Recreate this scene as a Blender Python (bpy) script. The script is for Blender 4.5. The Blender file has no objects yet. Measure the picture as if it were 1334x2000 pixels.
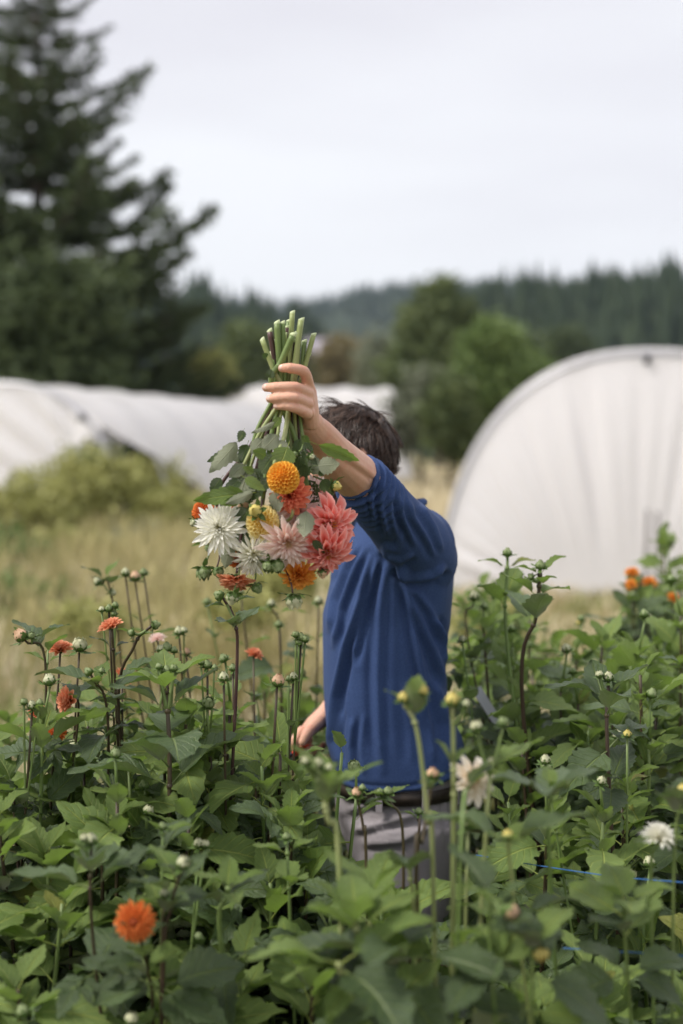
import bpy, bmesh, math, random
import numpy as np
from mathutils import Vector, Matrix, Quaternion, noise as mnoise

R = math.radians
rng = random.Random(7)
scene = bpy.context.scene
COL = scene.collection

# ------------------------------------------------------------------ camera
F_PX, CX, CY = 2778.0, 667.0, 1000.0          # 50 mm on a 24x36 portrait frame, in photo pixels
PITCH = R(2.47)
CAM = Vector((0, 0, 1.6))
cam_data = bpy.data.cameras.new('camera')
cam_data.sensor_fit = 'VERTICAL'; cam_data.sensor_height = 36; cam_data.sensor_width = 24
cam_data.lens = 50; cam_data.clip_start = 0.05; cam_data.clip_end = 6000
cam_data.dof.use_dof = True
cam_data.dof.focus_distance = 2.62
cam_data.dof.aperture_fstop = 1.9
cam_data.dof.aperture_blades = 0
cam = bpy.data.objects.new('camera', cam_data); COL.objects.link(cam)
cam.location = CAM; cam.rotation_euler = (R(90) - PITCH, 0, 0)
scene.camera = cam

# ------------------------------------------------------------------ sky: bright even overcast
SUN_EL, SUN_AZ = R(52), R(-106)               # azimuth clockwise from +Y: high, from the left
world = bpy.data.worlds.new('World'); scene.world = world; world.use_nodes = True
wt = world.node_tree; wt.nodes.clear()
wo = wt.nodes.new('ShaderNodeOutputWorld'); wb = wt.nodes.new('ShaderNodeBackground')
sky = wt.nodes.new('ShaderNodeTexSky'); sky.sky_type = 'NISHITA'; sky.sun_disc = False
sky.sun_elevation = SUN_EL; sky.sun_rotation = SUN_AZ; sky.dust_density = 4.0; sky.air_density = 1.0
tc = wt.nodes.new('ShaderNodeTexCoord'); mp = wt.nodes.new('ShaderNodeMapping')
mp.inputs['Scale'].default_value = (1.0, 1.0, 4.5)
nz = wt.nodes.new('ShaderNodeTexNoise'); nz.inputs['Scale'].default_value = 1.7; nz.inputs['Detail'].default_value = 3
ramp = wt.nodes.new('ShaderNodeValToRGB')
ramp.color_ramp.elements[0].position = 0.34; ramp.color_ramp.elements[0].color = (3.22, 3.13, 3.33, 1)
ramp.color_ramp.elements[1].position = 0.64; ramp.color_ramp.elements[1].color = (3.92, 3.93, 4.04, 1)
mx = wt.nodes.new('ShaderNodeMix'); mx.data_type = 'RGBA'; mx.inputs['Factor'].default_value = 0.93
wt.links.new(tc.outputs['Generated'], mp.inputs['Vector']); wt.links.new(mp.outputs['Vector'], nz.inputs['Vector'])
wt.links.new(nz.outputs['Fac'], ramp.inputs['Fac'])
wt.links.new(sky.outputs['Color'], mx.inputs['A']); wt.links.new(ramp.outputs['Color'], mx.inputs['B'])
wt.links.new(mx.outputs['Result'], wb.inputs['Color'])
wb.inputs['Strength'].default_value = 0.1
wt.links.new(wb.outputs['Background'], wo.inputs['Surface'])

sun_data = bpy.data.lights.new('sun', 'SUN'); sun_data.energy = 1.5; sun_data.angle = R(16); sun_data.color = (1.0, 0.945, 0.87)
sun = bpy.data.objects.new('sun', sun_data); COL.objects.link(sun)
sd = Vector((math.sin(SUN_AZ) * math.cos(SUN_EL), math.cos(SUN_AZ) * math.cos(SUN_EL), math.sin(SUN_EL)))
sun.rotation_euler = sd.to_track_quat('Z', 'Y').to_euler()

scene.view_settings.view_transform = 'Standard'; scene.view_settings.look = 'None'
scene.view_settings.gamma = 1.0; scene.view_settings.exposure = 1.4
scene.render.engine = 'CYCLES'
scene.cycles.use_denoising = True
scene.cycles.max_bounces = 8; scene.cycles.diffuse_bounces = 4; scene.cycles.transmission_bounces = 4
scene.cycles.transparent_max_bounces = 8; scene.cycles.volume_bounces = 0
scene.cycles.caustics_reflective = False; scene.cycles.caustics_refractive = False

# ------------------------------------------------------------------ helpers
def P(px, py, Y):
    """world point seen at photo pixel (px, py), standing Y metres in front of the camera"""
    dx, dy = (px - CX) / F_PX, (CY - py) / F_PX
    d = Vector((dx, math.cos(PITCH) + dy * math.sin(PITCH), -math.sin(PITCH) + dy * math.cos(PITCH)))
    return CAM + d * (Y / d.y)

def to_px(co):
    """(N,3) world points -> (N,2) photo pixels"""
    q = np.asarray(co, float) - np.array(CAM)
    fw = q[:, 1] * math.cos(PITCH) - q[:, 2] * math.sin(PITCH)
    up = q[:, 1] * math.sin(PITCH) + q[:, 2] * math.cos(PITCH)
    return np.stack([CX + F_PX * q[:, 0] / fw, CY - F_PX * up / fw], 1)

WL = {}
def thing(name, label, cat, loc, group=None):
    o = bpy.data.objects.new(name, None); COL.objects.link(o)
    o.empty_display_size = 0.05
    o.location = loc; o['label'] = label; o['category'] = cat
    if group: o['group'] = group
    WL[o.name] = Vector(loc)
    return o
def tag(o, label, cat, group=None):
    o['label'] = label; o['category'] = cat
    if group: o['group'] = group
    return o
def link(name, me, parent=None, mat=None):
    o = bpy.data.objects.new(name, me); COL.objects.link(o)
    if parent is not None: o.parent = parent
    return o
def put(name, me, parent, M):
    """mesh placed at world matrix M under an unrotated parent"""
    o = link(name, me, parent)
    if parent is not None and parent.name in WL:
        M = Matrix.Translation(-WL[parent.name]) @ M
    o.matrix_basis = M
    return o

def new_mesh(name, verts, faces, mats=(), midx=None, smooth=True, uv=None):
    me = bpy.data.meshes.new(name)
    me.from_pydata([tuple(v) for v in verts] if not isinstance(verts, np.ndarray) else verts.tolist(), [], faces)
    for m in (mats if isinstance(mats, (list, tuple)) else [mats]): me.materials.append(m)
    if midx is not None: me.polygons.foreach_set('material_index', np.asarray(midx, np.int32))
    if smooth: me.polygons.foreach_set('use_smooth', np.ones(len(me.polygons), bool))
    if uv is not None:
        lay = me.uv_layers.new(name='UVMap')
        vi = np.empty(len(me.loops), np.int32); me.loops.foreach_get('vertex_index', vi)
        lay.data.foreach_set('uv', np.asarray(uv, float)[vi].ravel())
    me.update()
    return me

class MB:
    """collects tubes, boxes and sheets into one mesh"""
    def __init__(s): s.v = []; s.f = []; s.m = []; s.uv = []
    def add(s, vs, fs, m=0, uv=None):
        b = len(s.v); s.v += [tuple(x) for x in vs]
        s.f += [tuple(i + b for i in f) for f in fs]; s.m += [m] * len(fs)
        s.uv += list(uv) if uv is not None else [(0.5, 0.0)] * len(vs)
    def tube(s, pts, rad, n=6, m=0, cap=True, twist=0.0, squash=1.0, uvv=None):
        pts = [Vector(p) for p in pts]; k = len(pts)
        rad = rad if hasattr(rad, '__len__') else [rad] * k
        t0 = (pts[1] - pts[0]).normalized()
        a = t0.orthogonal().normalized(); vs = []; uv = []
        for i, p in enumerate(pts):
            t = (pts[min(i + 1, k - 1)] - pts[max(i - 1, 0)]).normalized()
            a = (a - t * a.dot(t)).normalized(); b = t.cross(a)
            for j in range(n):
                an = 2 * math.pi * j / n + twist
                vs.append(p + (a * math.cos(an) + b * math.sin(an) * squash) * rad[i])
                uv.append((j / n, i / (k - 1)) if uvv is None else uvv)
        fs = [(i * n + j, i * n + (j + 1) % n, (i + 1) * n + (j + 1) % n, (i + 1) * n + j) for i in range(k - 1) for j in range(n)]
        if cap: fs += [tuple(range(n - 1, -1, -1)), tuple((k - 1) * n + j for j in range(n))]
        s.add(vs, fs, m, uv)
    def box(s, c, h, m=0, rot=None):
        c = Vector(c); vs = []
        for x in (-1, 1):
            for y in (-1, 1):
                for z in (-1, 1):
                    v = Vector((x * h[0], y * h[1], z * h[2]))
                    vs.append(c + (rot @ v if rot else v))
        s.add(vs, [(0, 1, 3, 2), (4, 6, 7, 5), (0, 4, 5, 1), (2, 3, 7, 6), (0, 2, 6, 4), (1, 5, 7, 3)], m)
    def ball(s, c, r, n=8, k=6, m=0, axis=None, uvv=None):
        c = Vector(c); r = r if hasattr(r, '__len__') else (r, r, r); vs = []; uv = []
        for i in range(k + 1):
            th = math.pi * i / k
            for j in range(n):
                ph = 2 * math.pi * j / n
                v = Vector((r[0] * math.sin(th) * math.cos(ph), r[1] * math.sin(th) * math.sin(ph), r[2] * math.cos(th)))
                vs.append(c + (axis @ v if axis else v)); uv.append((j / n, 1 - i / k) if uvv is None else uvv)
        fs = [(i * n + j, (i + 1) * n + j, (i + 1) * n + (j + 1) % n, i * n + (j + 1) % n) for i in range(k) for j in range(n)]
        s.add(vs, fs, m, uv)
    def mesh(s, name, mats, smooth=True, origin=None):
        v = s.v if origin is None else [(x - origin[0], y - origin[1], z - origin[2]) for x, y, z in s.v]
        return new_mesh(name, v, s.f, mats, s.m, smooth, s.uv)
    def build(s, name, mats, parent=None, smooth=True):
        """mesh was collected in world coordinates; parent is an unrotated thing"""
        o = WL.get(parent.name) if parent is not None else None
        return link(name, s.mesh(name, mats, smooth, o), parent)

def curve_pts(ctrl, n=10):
    """Catmull-Rom through control points"""
    c = [Vector(p) for p in ctrl]; c = [c[0] * 2 - c[1]] + c + [c[-1] * 2 - c[-2]]; out = []
    for i in range(1, len(c) - 2):
        p0, p1, p2, p3 = c[i - 1:i + 3]
        for k in range(n):
            t = k / n
            out.append(0.5 * ((2 * p1) + (p2 - p0) * t + (2 * p0 - 5 * p1 + 4 * p2 - p3) * t * t + (3 * p1 - p0 - 3 * p2 + p3) * t ** 3))
    out.append(c[-2]); return out

def frame(y, up):
    """rotation whose +Y points along y and +Z as near to up as can be"""
    y = Vector(y).normalized(); x = y.cross(Vector(up))
    if x.length < 1e-5: x = y.orthogonal()
    x.normalize(); z = x.cross(y)
    return Matrix((x, y, z)).transposed()
def zframe(z, spin=0.0):
    """rotation whose +Z points along z, spun about it"""
    z = Vector(z).normalized(); return (z.to_track_quat('Z', 'Y').to_matrix()) @ Matrix.Rotation(spin, 3, 'Z')
def mat4(rot, loc, s=1.0):
    S = Matrix.Diagonal(Vector((s, s, s, 1))) if not hasattr(s, '__len__') else Matrix.Diagonal(Vector((*s, 1)))
    return Matrix.Translation(Vector(loc)) @ rot.to_4x4() @ S

# ------------------------------------------------------------------ materials
class N:
    def __init__(s, name):
        s.m = bpy.data.materials.new(name); s.m.use_nodes = True; s.t = s.m.node_tree; s.t.nodes.clear()
        s.out = s.n('OutputMaterial')
    def n(s, kind, **kw):
        x = s.t.nodes.new('ShaderNode' + kind)
        for k, v in kw.items():
            if hasattr(x, k): setattr(x, k, v)
            else: s.set(x.inputs[k.replace('_', ' ')], v)
        return x
    def set(s, sock, v):
        if isinstance(v, bpy.types.NodeSocket): s.t.links.new(v, sock)
        elif hasattr(sock.default_value, '__len__') and hasattr(v, '__len__'): sock.default_value = tuple(v) + ((1,) if len(sock.default_value) == 4 and len(v) == 3 else ())
        else: sock.default_value = v
    def math(s, op, a, b=None, clamp=False):
        x = s.n('Math', operation=op, use_clamp=clamp); s.set(x.inputs[0], a)
        if b is not None: s.set(x.inputs[1], b)
        return x.outputs[0]
    def mix(s, fac, a, b, mode='MIX'):
        x = s.n('Mix', data_type='RGBA', blend_type=mode); s.set(x.inputs['Factor'], fac)
        s.set(x.inputs['A'], a); s.set(x.inputs['B'], b); return x.outputs['Result']
    def noise(s, scale, detail=3.0, coord='Object', dist=0.0, vec=None):
        x = s.n('TexNoise'); x.inputs['Scale'].default_value = scale; x.inputs['Detail'].default_value = detail
        x.inputs['Distortion'].default_value = dist
        if vec is None: vec = s.n('TexCoord').outputs[coord]
        s.t.links.new(vec, x.inputs['Vector']); return x.outputs['Fac']
    def ramp(s, fac, stops):
        x = s.n('ValToRGB'); cr = x.color_ramp
        while len(cr.elements) < len(stops): cr.elements.new(0.5)
        for e, (p, c) in zip(cr.elements, stops): e.position = p; e.color = tuple(c) + (1,) if len(c) == 3 else c
        s.set(x.inputs['Fac'], fac); return x.outputs['Color']
    def bump(s, h, strength=0.3, dist=0.01):
        x = s.n('Bump'); x.inputs['Strength'].default_value = strength; x.inputs['Distance'].default_value = dist
        s.set(x.inputs['Height'], h); return x.outputs['Normal']
    def bsdf(s, col, rough=0.6, spec=0.3, normal=None, sheen=0.0, transl=0.0, tcol=None, sss=0.0, metal=0.0):
        b = s.n('BsdfPrincipled'); s.set(b.inputs['Base Color'], col); s.set(b.inputs['Roughness'], rough)
        s.set(b.inputs['Specular IOR Level'], spec); b.inputs['Metallic'].default_value = metal
        if sheen: b.inputs['Sheen Weight'].default_value = sheen; b.inputs['Sheen Roughness'].default_value = 0.4
        if sss: b.inputs['Subsurface Weight'].default_value = sss; b.inputs['Subsurface Radius'].default_value = (0.012, 0.004, 0.002); b.inputs['Subsurface Scale'].default_value = 1.0
        if normal is not None: s.set(b.inputs['Normal'], normal)
        res = b.outputs[0]
        if transl:
            t = s.n('BsdfTranslucent'); s.set(t.inputs['Color'], tcol if tcol is not None else col)
            mxs = s.n('MixShader'); mxs.inputs[0].default_value = transl
            s.t.links.new(res, mxs.inputs[1]); s.t.links.new(t.outputs[0], mxs.inputs[2]); res = mxs.outputs[0]
        s.t.links.new(res, s.out.inputs['Surface']); return s.m

def simple(name, c1, c2=None, scale=20.0, rough=0.6, spec=0.3, bump=0.0, bscale=None, transl=0.0, island=False, objrand=False, coord='Object', **kw):
    n = N(name); col = c1
    if c2 is not None:
        f = n.noise(scale, coord=coord)
        f = n.math('MULTIPLY_ADD', f, 2.4, True); f.node.inputs[2].default_value = -0.7
        if island:
            g = n.n('NewGeometry').outputs['Random Per Island']; f = n.math('MULTIPLY_ADD', g, 0.55); 
            f.node.inputs[2].default_value = 0.0
            f2 = n.noise(scale, coord=coord); f = n.math('ADD', f, n.math('MULTIPLY', f2, 0.5), True)
        if objrand:
            g = n.n('ObjectInfo').outputs['Random']; f = n.math('ADD', n.math('MULTIPLY', g, 0.6), n.math('MULTIPLY', f, 0.4), True)
        col = n.mix(f, c1, c2)
    nm = n.bump(n.noise(bscale or scale * 3, coord=coord), bump) if bump else None
    return n.bsdf(col, rough, spec, nm, transl=transl, **kw)

def leaf_material(name, g1, g2, under, rough=0.42, spec=0.4, transl=0.22, tcol=(0.16, 0.30, 0.05)):
    n = N(name)
    uv = n.n('UVMap').outputs[0]; sep = n.n('SeparateXYZ'); n.t.links.new(uv, sep.inputs[0])
    a = n.math('ABSOLUTE', n.math('MULTIPLY', n.math('SUBTRACT', sep.outputs[0], 0.5), 2.0))
    s = sep.outputs[1]
    ph = n.math('FRACT', n.math('SUBTRACT', n.math('MULTIPLY', s, 7.5), n.math('MULTIPLY', a, 2.0)))
    tri = n.math('ABSOLUTE', n.math('SUBTRACT', ph, 0.5))                        # 0.5 on a side vein, 0 between
    vein = n.math('POWER', n.math('MULTIPLY', tri, 2.0), 9.0)
    mid = n.math('SUBTRACT', 1.0, n.math('MULTIPLY', a, 13.0), True)
    v = n.math('MAXIMUM', n.math('MULTIPLY', vein, 0.55), mid)
    rnd = n.n('ObjectInfo').outputs['Random']
    f = n.math('ADD', n.math('MULTIPLY', rnd, 0.75), n.math('MULTIPLY', n.noise(14.0), 0.35), True)
    base = n.mix(f, g1, g2)
    base = n.mix(n.math('MULTIPLY', n.math('GREATER_THAN', rnd, .98), .6), base, (.26, .22, .045))
    blotch = n.math('MULTIPLY', n.math('SUBTRACT', n.noise(55.0, 4), 0.55, True), 1.2)
    base = n.mix(blotch, base, (g2[0] * 1.7, g2[1] * 1.45, g2[2] * 1.1))
    top = n.mix(n.math('MULTIPLY', v, 0.75), base, (g2[0] * 2.4, g2[1] * 2.0, g2[2] * 1.7))
    und = n.mix(n.math('MULTIPLY', v, 0.55), under, (under[0] * 1.35, under[1] * 1.3, under[2] * 1.2))
    back = n.n('NewGeometry').outputs['Backfacing']
    col = n.mix(back, top, und)
    h = n.math('ADD', n.math('MULTIPLY', n.math('SUBTRACT', 1.0, v), 0.6), n.math('MULTIPLY', n.noise(90.0, 2), 0.5))
    return n.bsdf(col, n.mix(back, (rough,) * 3, (0.75,) * 3), spec, n.bump(h, 0.8, 0.006), transl=transl, tcol=tcol)

MAT = {}
MAT['leaf'] = leaf_material('dahlia leaf', (0.028, 0.052, 0.018), (0.086, 0.136, 0.046), (0.30, 0.325, 0.22), rough=.34, spec=.6, transl=.14)
MAT['leaf_young'] = leaf_material('young dahlia leaf', (0.12, 0.19, 0.045), (0.20, 0.28, 0.08), (0.27, 0.32, 0.17), transl=0.3, tcol=(0.25, 0.4, 0.06))
MAT['stem_dark'] = simple('dark stem', (0.045, 0.026, 0.020), (0.075, 0.06, 0.025), 9, 0.45, 0.4, objrand=True)
MAT['stem_green'] = simple('green stem', (0.11, 0.18, 0.045), (0.19, 0.25, 0.085), 12, 0.42, 0.4, objrand=True)
MAT['stem_pale'] = simple('pale stem', (0.36, 0.39, 0.18), (0.24, 0.30, 0.10), 12, 0.45, 0.4)
MAT['stem_purple'] = simple('purple stem', (0.05, 0.022, 0.025), (0.10, 0.055, 0.045), 12, 0.4, 0.4)
MAT['cut'] = simple('cut stem end', (0.55, 0.6, 0.38), (0.42, 0.5, 0.25), 300, 0.7)
# ================================================================== THE SETTING
def structure(o): o['kind'] = 'structure'; return o

# ---- ground: bare dirt near, dry meadow further out
n = N('meadow ground')
pos = n.n('NewGeometry').outputs['Position']
f1 = n.noise(0.5, 5, vec=pos); f2 = n.noise(18.0, 4, vec=pos)
straw = n.mix(f2, (0.30, 0.24, 0.13), (0.46, 0.38, 0.23))
green = n.mix(f2, (0.10, 0.12, 0.04), (0.17, 0.18, 0.07))
gcol = n.mix(n.ramp(f1, [(0.42, (0, 0, 0)), (0.6, (1, 1, 1))]), straw, green)
MAT['ground'] = n.bsdf(gcol, 0.95, 0.1, n.bump(f2, 0.5, 0.05))
vs = [(-2500, -40, 0), (2500, -40, 0), (2500, 3200, 0), (-2500, 3200, 0)]
structure(link('ground', new_mesh('ground', vs, [(0, 1, 2, 3)], MAT['ground'], smooth=False)))
n = N('bed soil')
pos = n.n('NewGeometry').outputs['Position']
f1 = n.noise(6.0, 6, vec=pos); f2 = n.noise(60.0, 4, vec=pos)
MAT['soil'] = n.bsdf(n.mix(f1, (0.035, 0.024, 0.016), (0.07, 0.05, 0.033)), 0.95, 0.1, n.bump(f2, 0.8, 0.03))
vs = []; fs = []; nx, ny = 44, 44
for j in range(ny + 1):
    for i in range(nx + 1):
        x = -2.6 + 5.2 * i / nx; y = -1.5 + 7.0 * j / ny
        vs.append((x, y, 0.03 + 0.05 * mnoise.noise(Vector((x * 2.3, y * 2.3, 0))) + 0.05 * min(1, 4 * min(i / nx, 1 - i / nx, j / ny, 1 - j / ny)) - 0.03))
fs = [(j * (nx + 1) + i, j * (nx + 1) + i + 1, (j + 1) * (nx + 1) + i + 1, (j + 1) * (nx + 1) + i) for j in range(ny) for i in range(nx)]
structure(link('flower_bed_soil', new_mesh('flower_bed_soil', vs, fs, MAT['soil'])))

# ---- far hills carrying woods
def hill_profile(pts):
    xs, ys = zip(*pts)
    return lambda px: float(np.interp(px, xs, ys))
MAT['hill'] = simple('wooded hill ground', (0.035, 0.05, 0.03), (0.055, 0.07, 0.04), 0.03, 0.95, 0.1, coord='Object')
MAT['far_tree'] = simple('far conifer', (0.022, 0.038, 0.020), (0.05, 0.068, 0.036), 0.05, 0.9, 0.1, island=True)

def conifer_into(V, Fc, x, y, z, h, r, rr, tiers=4, sides=7):
    for t in range(tiers):
        zb = z + h * (0.08 + 0.8 * t / tiers); zt = z + h * min(1.0, 0.42 + 0.8 * (t + 0.2) / tiers)
        rad = r * (1 - t / (tiers + 0.25)); b = len(V); V.append((x + rr.gauss(0, .02) * h, y, zt)); ph = rr.random() * 6
        for s in range(sides):
            a = ph + 2 * math.pi * s / sides; q = rad * rr.uniform(0.65, 1.25)
            V.append((x + q * math.cos(a), y + q * math.sin(a), zb + rr.uniform(-.04, .06) * h))
        for s in range(sides): Fc.append((b, b + 1 + s, b + 1 + (s + 1) % sides))

def wooded_hill(name, label, Y0, depth, prof, x_px, tree_h, count, seed):
    """a slope rising away from the camera whose tree tops make the skyline prof (photo pixels, seen from the field)"""
    rr = random.Random(seed); vs = []; nx, ny = 60, 14
    def ground(px, t):
        Y = Y0 + depth * t; ztop = P(px, prof(px), Y0 + depth * 0.8).z - tree_h * 0.85
        s = min(1, t / 0.8); s = s * s * (3 - 2 * s)
        x = (px - CX) / F_PX * (Y0 + depth * 0.6)
        return Vector((x, Y, max(0.0, ztop) * s + 0.05 * tree_h * mnoise.noise(Vector((x * .02, Y * .02, seed)))))
    for j in range(ny + 1):
        for i in range(nx + 1):
            px = x_px[0] + (x_px[1] - x_px[0]) * i / nx
            v = ground(px, 1.25 * j / ny); 
            if j == 0: v.z = -1
            vs.append(v)
    fs = [(j * (nx + 1) + i, j * (nx + 1) + i + 1, (j + 1) * (nx + 1) + i + 1, (j + 1) * (nx + 1) + i) for j in range(ny) for i in range(nx)]
    structure(link(name, new_mesh(name, vs, fs, MAT['hill'])))
    V = []; Fc = []
    for k in range(count):
        px = rr.uniform(*x_px); t = rr.random() ** 0.8 * 1.15
        g = ground(px, t); h = tree_h * rr.uniform(0.6, 1.15)
        conifer_into(V, Fc, g.x, g.y, g.z - 0.5, h, h * rr.uniform(0.15, 0.24), rr, 4, 6)
    o = link('wood', new_mesh('wood', V, Fc, MAT['far_tree'], smooth=False)); o['kind'] = 'stuff'
    tag(o, label, 'wood')

wooded_hill('far_hill', 'dark conifer wood covering the far hill along the skyline', 620, 420,
            hill_profile([(-200, 560), (330, 575), (480, 583), (600, 584), (650, 572), (720, 556), (860, 545), (1100, 542), (1500, 534)]), (-250, 1600), 12, 5200, 3)
wooded_hill('near_slope', 'darker conifer wood rising at the right behind the arched tunnel', 210, 120,
            hill_profile([(780, 720), (850, 660), (930, 580), (1010, 552), (1100, 550), (1200, 545), (1334, 528), (1600, 520)]), (800, 1620), 17, 800, 5)
wooded_hill('left_slope', 'conifer wood left of centre beyond the white tunnels', 230, 110,
            hill_profile([(-200, 520), (300, 545), (400, 556), (450, 578), (520, 590), (590, 612), (650, 680), (690, 800)]), (-250, 690), 15, 620, 6)

# ---- generic broadleaf crown: many leaf faces on clumps through an uneven volume
def crown_mesh(name, mat, blobs, n_clump, n_leaf, leaf, seed, clump_r=0.5):
    r = np.random.default_rng(seed); V = []; Fc = []
    w = np.array([b[3] * b[4] * b[5] for b in blobs]); w = w / w.sum()
    for b, k in zip(blobs, np.maximum(1, (w * n_clump)).astype(int)):
        c = np.array(b[:3]); rad = np.array(b[3:])
        d = r.normal(size=(k, 3)); d /= np.linalg.norm(d, axis=1)[:, None]
        cen = c + d * rad * (r.uniform(0.35, 1.05, (k, 1)) ** 0.6)
        cs = r.uniform(0.5, 1.2, (k, 1)) * clump_r
        for cc, s in zip(cen, cs):
            q = cc + r.normal(size=(n_leaf, 3)) * s * np.array([0.55, 0.55, 0.4])
            a = r.normal(size=(n_leaf, 3)); a /= np.linalg.norm(a, axis=1)[:, None]
            u = np.cross(a, r.normal(size=(n_leaf, 3))); u /= np.linalg.norm(u, axis=1)[:, None]
            L = leaf * r.uniform(0.6, 1.3, (n_leaf, 1))
            base = len(V)
            V += np.concatenate([q - a * L, q + u * L * .45, q + a * L, q - u * L * .45], 1).reshape(-1, 3).tolist()
            Fc += [(base + 4 * i, base + 4 * i + 1, base + 4 * i + 2, base + 4 * i + 3) for i in range(n_leaf)]
    return V, Fc

def leafy_tree(name, label, cat, base, blobs, mat, n_clump, n_leaf, leaf, seed, clump_r=0.5, trunk_r=0.12, group=None):
    t = thing(name, label, cat, base, group); rr = random.Random(seed)
    V, Fc = crown_mesh('crown', mat, blobs, n_clump, n_leaf, leaf, seed, clump_r)
    V = (np.array(V) - np.array(base)).tolist()
    link('crown', new_mesh('crown', V, Fc, mat, smooth=False), t)
    m = MB(); b = Vector(base)
    top = max(blobs, key=lambda q: q[2]); topv = Vector(top[:3])
    m.tube(curve_pts([b - Vector((0, 0, .1)), b.lerp(topv, .4) + Vector((rr.uniform(-.1, .1), 0, 0)), topv], 5), [trunk_r * (1 - .08 * i) for i in range(11)], 8)
    for q in blobs:
        c = Vector(q[:3]); m.tube(curve_pts([b.lerp(topv, rr.uniform(.2, .5)), b.lerp(c, .6), c], 4), [trunk_r * .45 * (1 - .1 * i) for i in range(9)], 5)
    m.build('trunk', MAT['bark'], t)
    return t
MAT['bark'] = simple('bark', (0.06, 0.045, 0.035), (0.12, 0.10, 0.08), 6, 0.9, 0.1, bump=0.6, bscale=12)
def foliage(name, a, b, scale=1.2, transl=0.2): return simple(name, a, b, scale, 0.6, 0.25, transl=transl, island=True)
MAT['fol_dark'] = foliage('dark evergreen foliage', (0.042, 0.064, 0.030), (0.11, 0.145, 0.056))
MAT['fol_mid'] = foliage('mid green foliage', (0.065, 0.10, 0.04), (0.165, 0.20, 0.075))
MAT['fol_bright'] = foliage('bright green foliage', (0.09, 0.15, 0.04), (0.21, 0.28, 0.095))
MAT['fol_grey'] = foliage('grey green foliage', (0.12, 0.145, 0.09), (0.26, 0.28, 0.19))
MAT['fol_yellow'] = foliage('yellow green foliage', (0.22, 0.24, 0.06), (0.48, 0.47, 0.19), 2.5)
MAT['fol_tan'] = foliage('autumn tan foliage', (0.14, 0.12, 0.05), (0.26, 0.21, 0.1))
def W(px, py, Y): return tuple(P(px, py, Y))
def blob(px, py, Y, rx, ry, rz=None):
    """ellipsoid centred where the photo shows it, radii in photo pixels at that distance"""
    s = Y / F_PX; p = P(px, py, Y); return (p.x, p.y, p.z, rx * s, (rz or rx) * s, ry * s)
def gbase(px, Y): p = P(px, 900, Y); return (p.x, Y, 0.0)

# the tall fir on the left ------------------------------------------------
def fir_branch(seed):
    rr = random.Random(seed); V = []; Fc = []; mi = []; mb = MB()
    def z(s): return -0.30 * s + 0.42 * s * s + 0.02 * math.sin(9 * s + seed)
    axis = [Vector((0.03 * math.sin(5 * s + seed), s, z(s))) for s in np.linspace(0, 1, 9)]
    mb.tube(axis, [0.016 * (1 - .85 * i / 8) for i in range(9)], 5, 1)
    def needles(p, d, L):
        for k in range(4):
            q = p + d * L * rr.uniform(0, 1); a = (d * .7 + Vector((rr.uniform(-1, 1), rr.uniform(-1, 1), rr.uniform(-1.0, .5)))).normalized()
            u = a.cross(Vector((rr.uniform(-1, 1), rr.uniform(-1, 1), rr.uniform(-1, 1)))).normalized(); l = rr.uniform(.03, .065)
            mb.add([q - u * .010, q + u * .010, q + a * l + u * .004, q + a * l - u * .004], [(0, 1, 2, 3)])
    s = 0.10
    while s < 1.0:
        for sd in (-1, 1):
            L = (0.30 * (1 - s) + 0.07) * rr.uniform(.6, 1.2)
            p = Vector((0.03 * math.sin(5 * s + seed), s, z(s)))
            d = Vector((sd * .8, .62 + .5 * s, -.22 + .35 * s + rr.uniform(-.12, .12))).normalized()
            mb.tube([p, p + d * L], [.005, .002], 4, 1)
            for k in range(max(3, int(L / .022))):
                f = (k + .5) / max(3, int(L / .022)); needles(p + d * L * f, (d + Vector((0, .2, -.15 * f))).normalized(), .04)
        s += 0.058
    for k in range(10): needles(Vector((0, .93 + .008 * k, z(.95))), Vector((0, 1, .5)).normalized(), .04)
    return mb.mesh('branch', [MAT['fol_dark'], MAT['bark']], smooth=False)

def fir_tree(name, label, base, height, max_r, seed, n_whorl, z0=0.08):
    rr = random.Random(seed); t = thing(name, label, 'tree', base); b = Vector(base)
    m = MB(); m.tube([b + Vector((0.12 * mnoise.noise(Vector((i, seed, 0))), 0, height * i / 12 - .1)) for i in range(13)], [0.26 * height / 14 * (1.02 - i / 12.0) for i in range(13)], 9)
    m.build('trunk', MAT['bark'], t)
    for k in range(n_whorl):
        f = k / (n_whorl - 1); zz = height * (z0 + (1 - z0) * f ** 0.95); 
        L = max_r * (1 - f) + .25
        nb = 6
        for j in range(nb):
            az = 2 * math.pi * (j + rr.uniform(-.25, .25)) / nb + k * 0.9
            l = L * rr.uniform(.62, 1.18)
            d = Vector((math.cos(az), math.sin(az), 0.02 + 0.45 * f + rr.uniform(-.14, .14)))
            put('branch', FIRB[rr.randrange(len(FIRB))], t, mat4(frame(d, (0, 0, 1)), b + Vector((0, 0, zz + rr.uniform(-.12, .12))), (l * 1.05, l, l * rr.uniform(.8, 1.3))))
    return t
FIRB = [fir_branch(k) for k in range(4)]
fir_tree('fir_tree', 'tall dark fir with upswept branches at the left, its crown cut by the frame', gbase(78, 33), 14.6, 4.9, 4, 20, .16)

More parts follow.
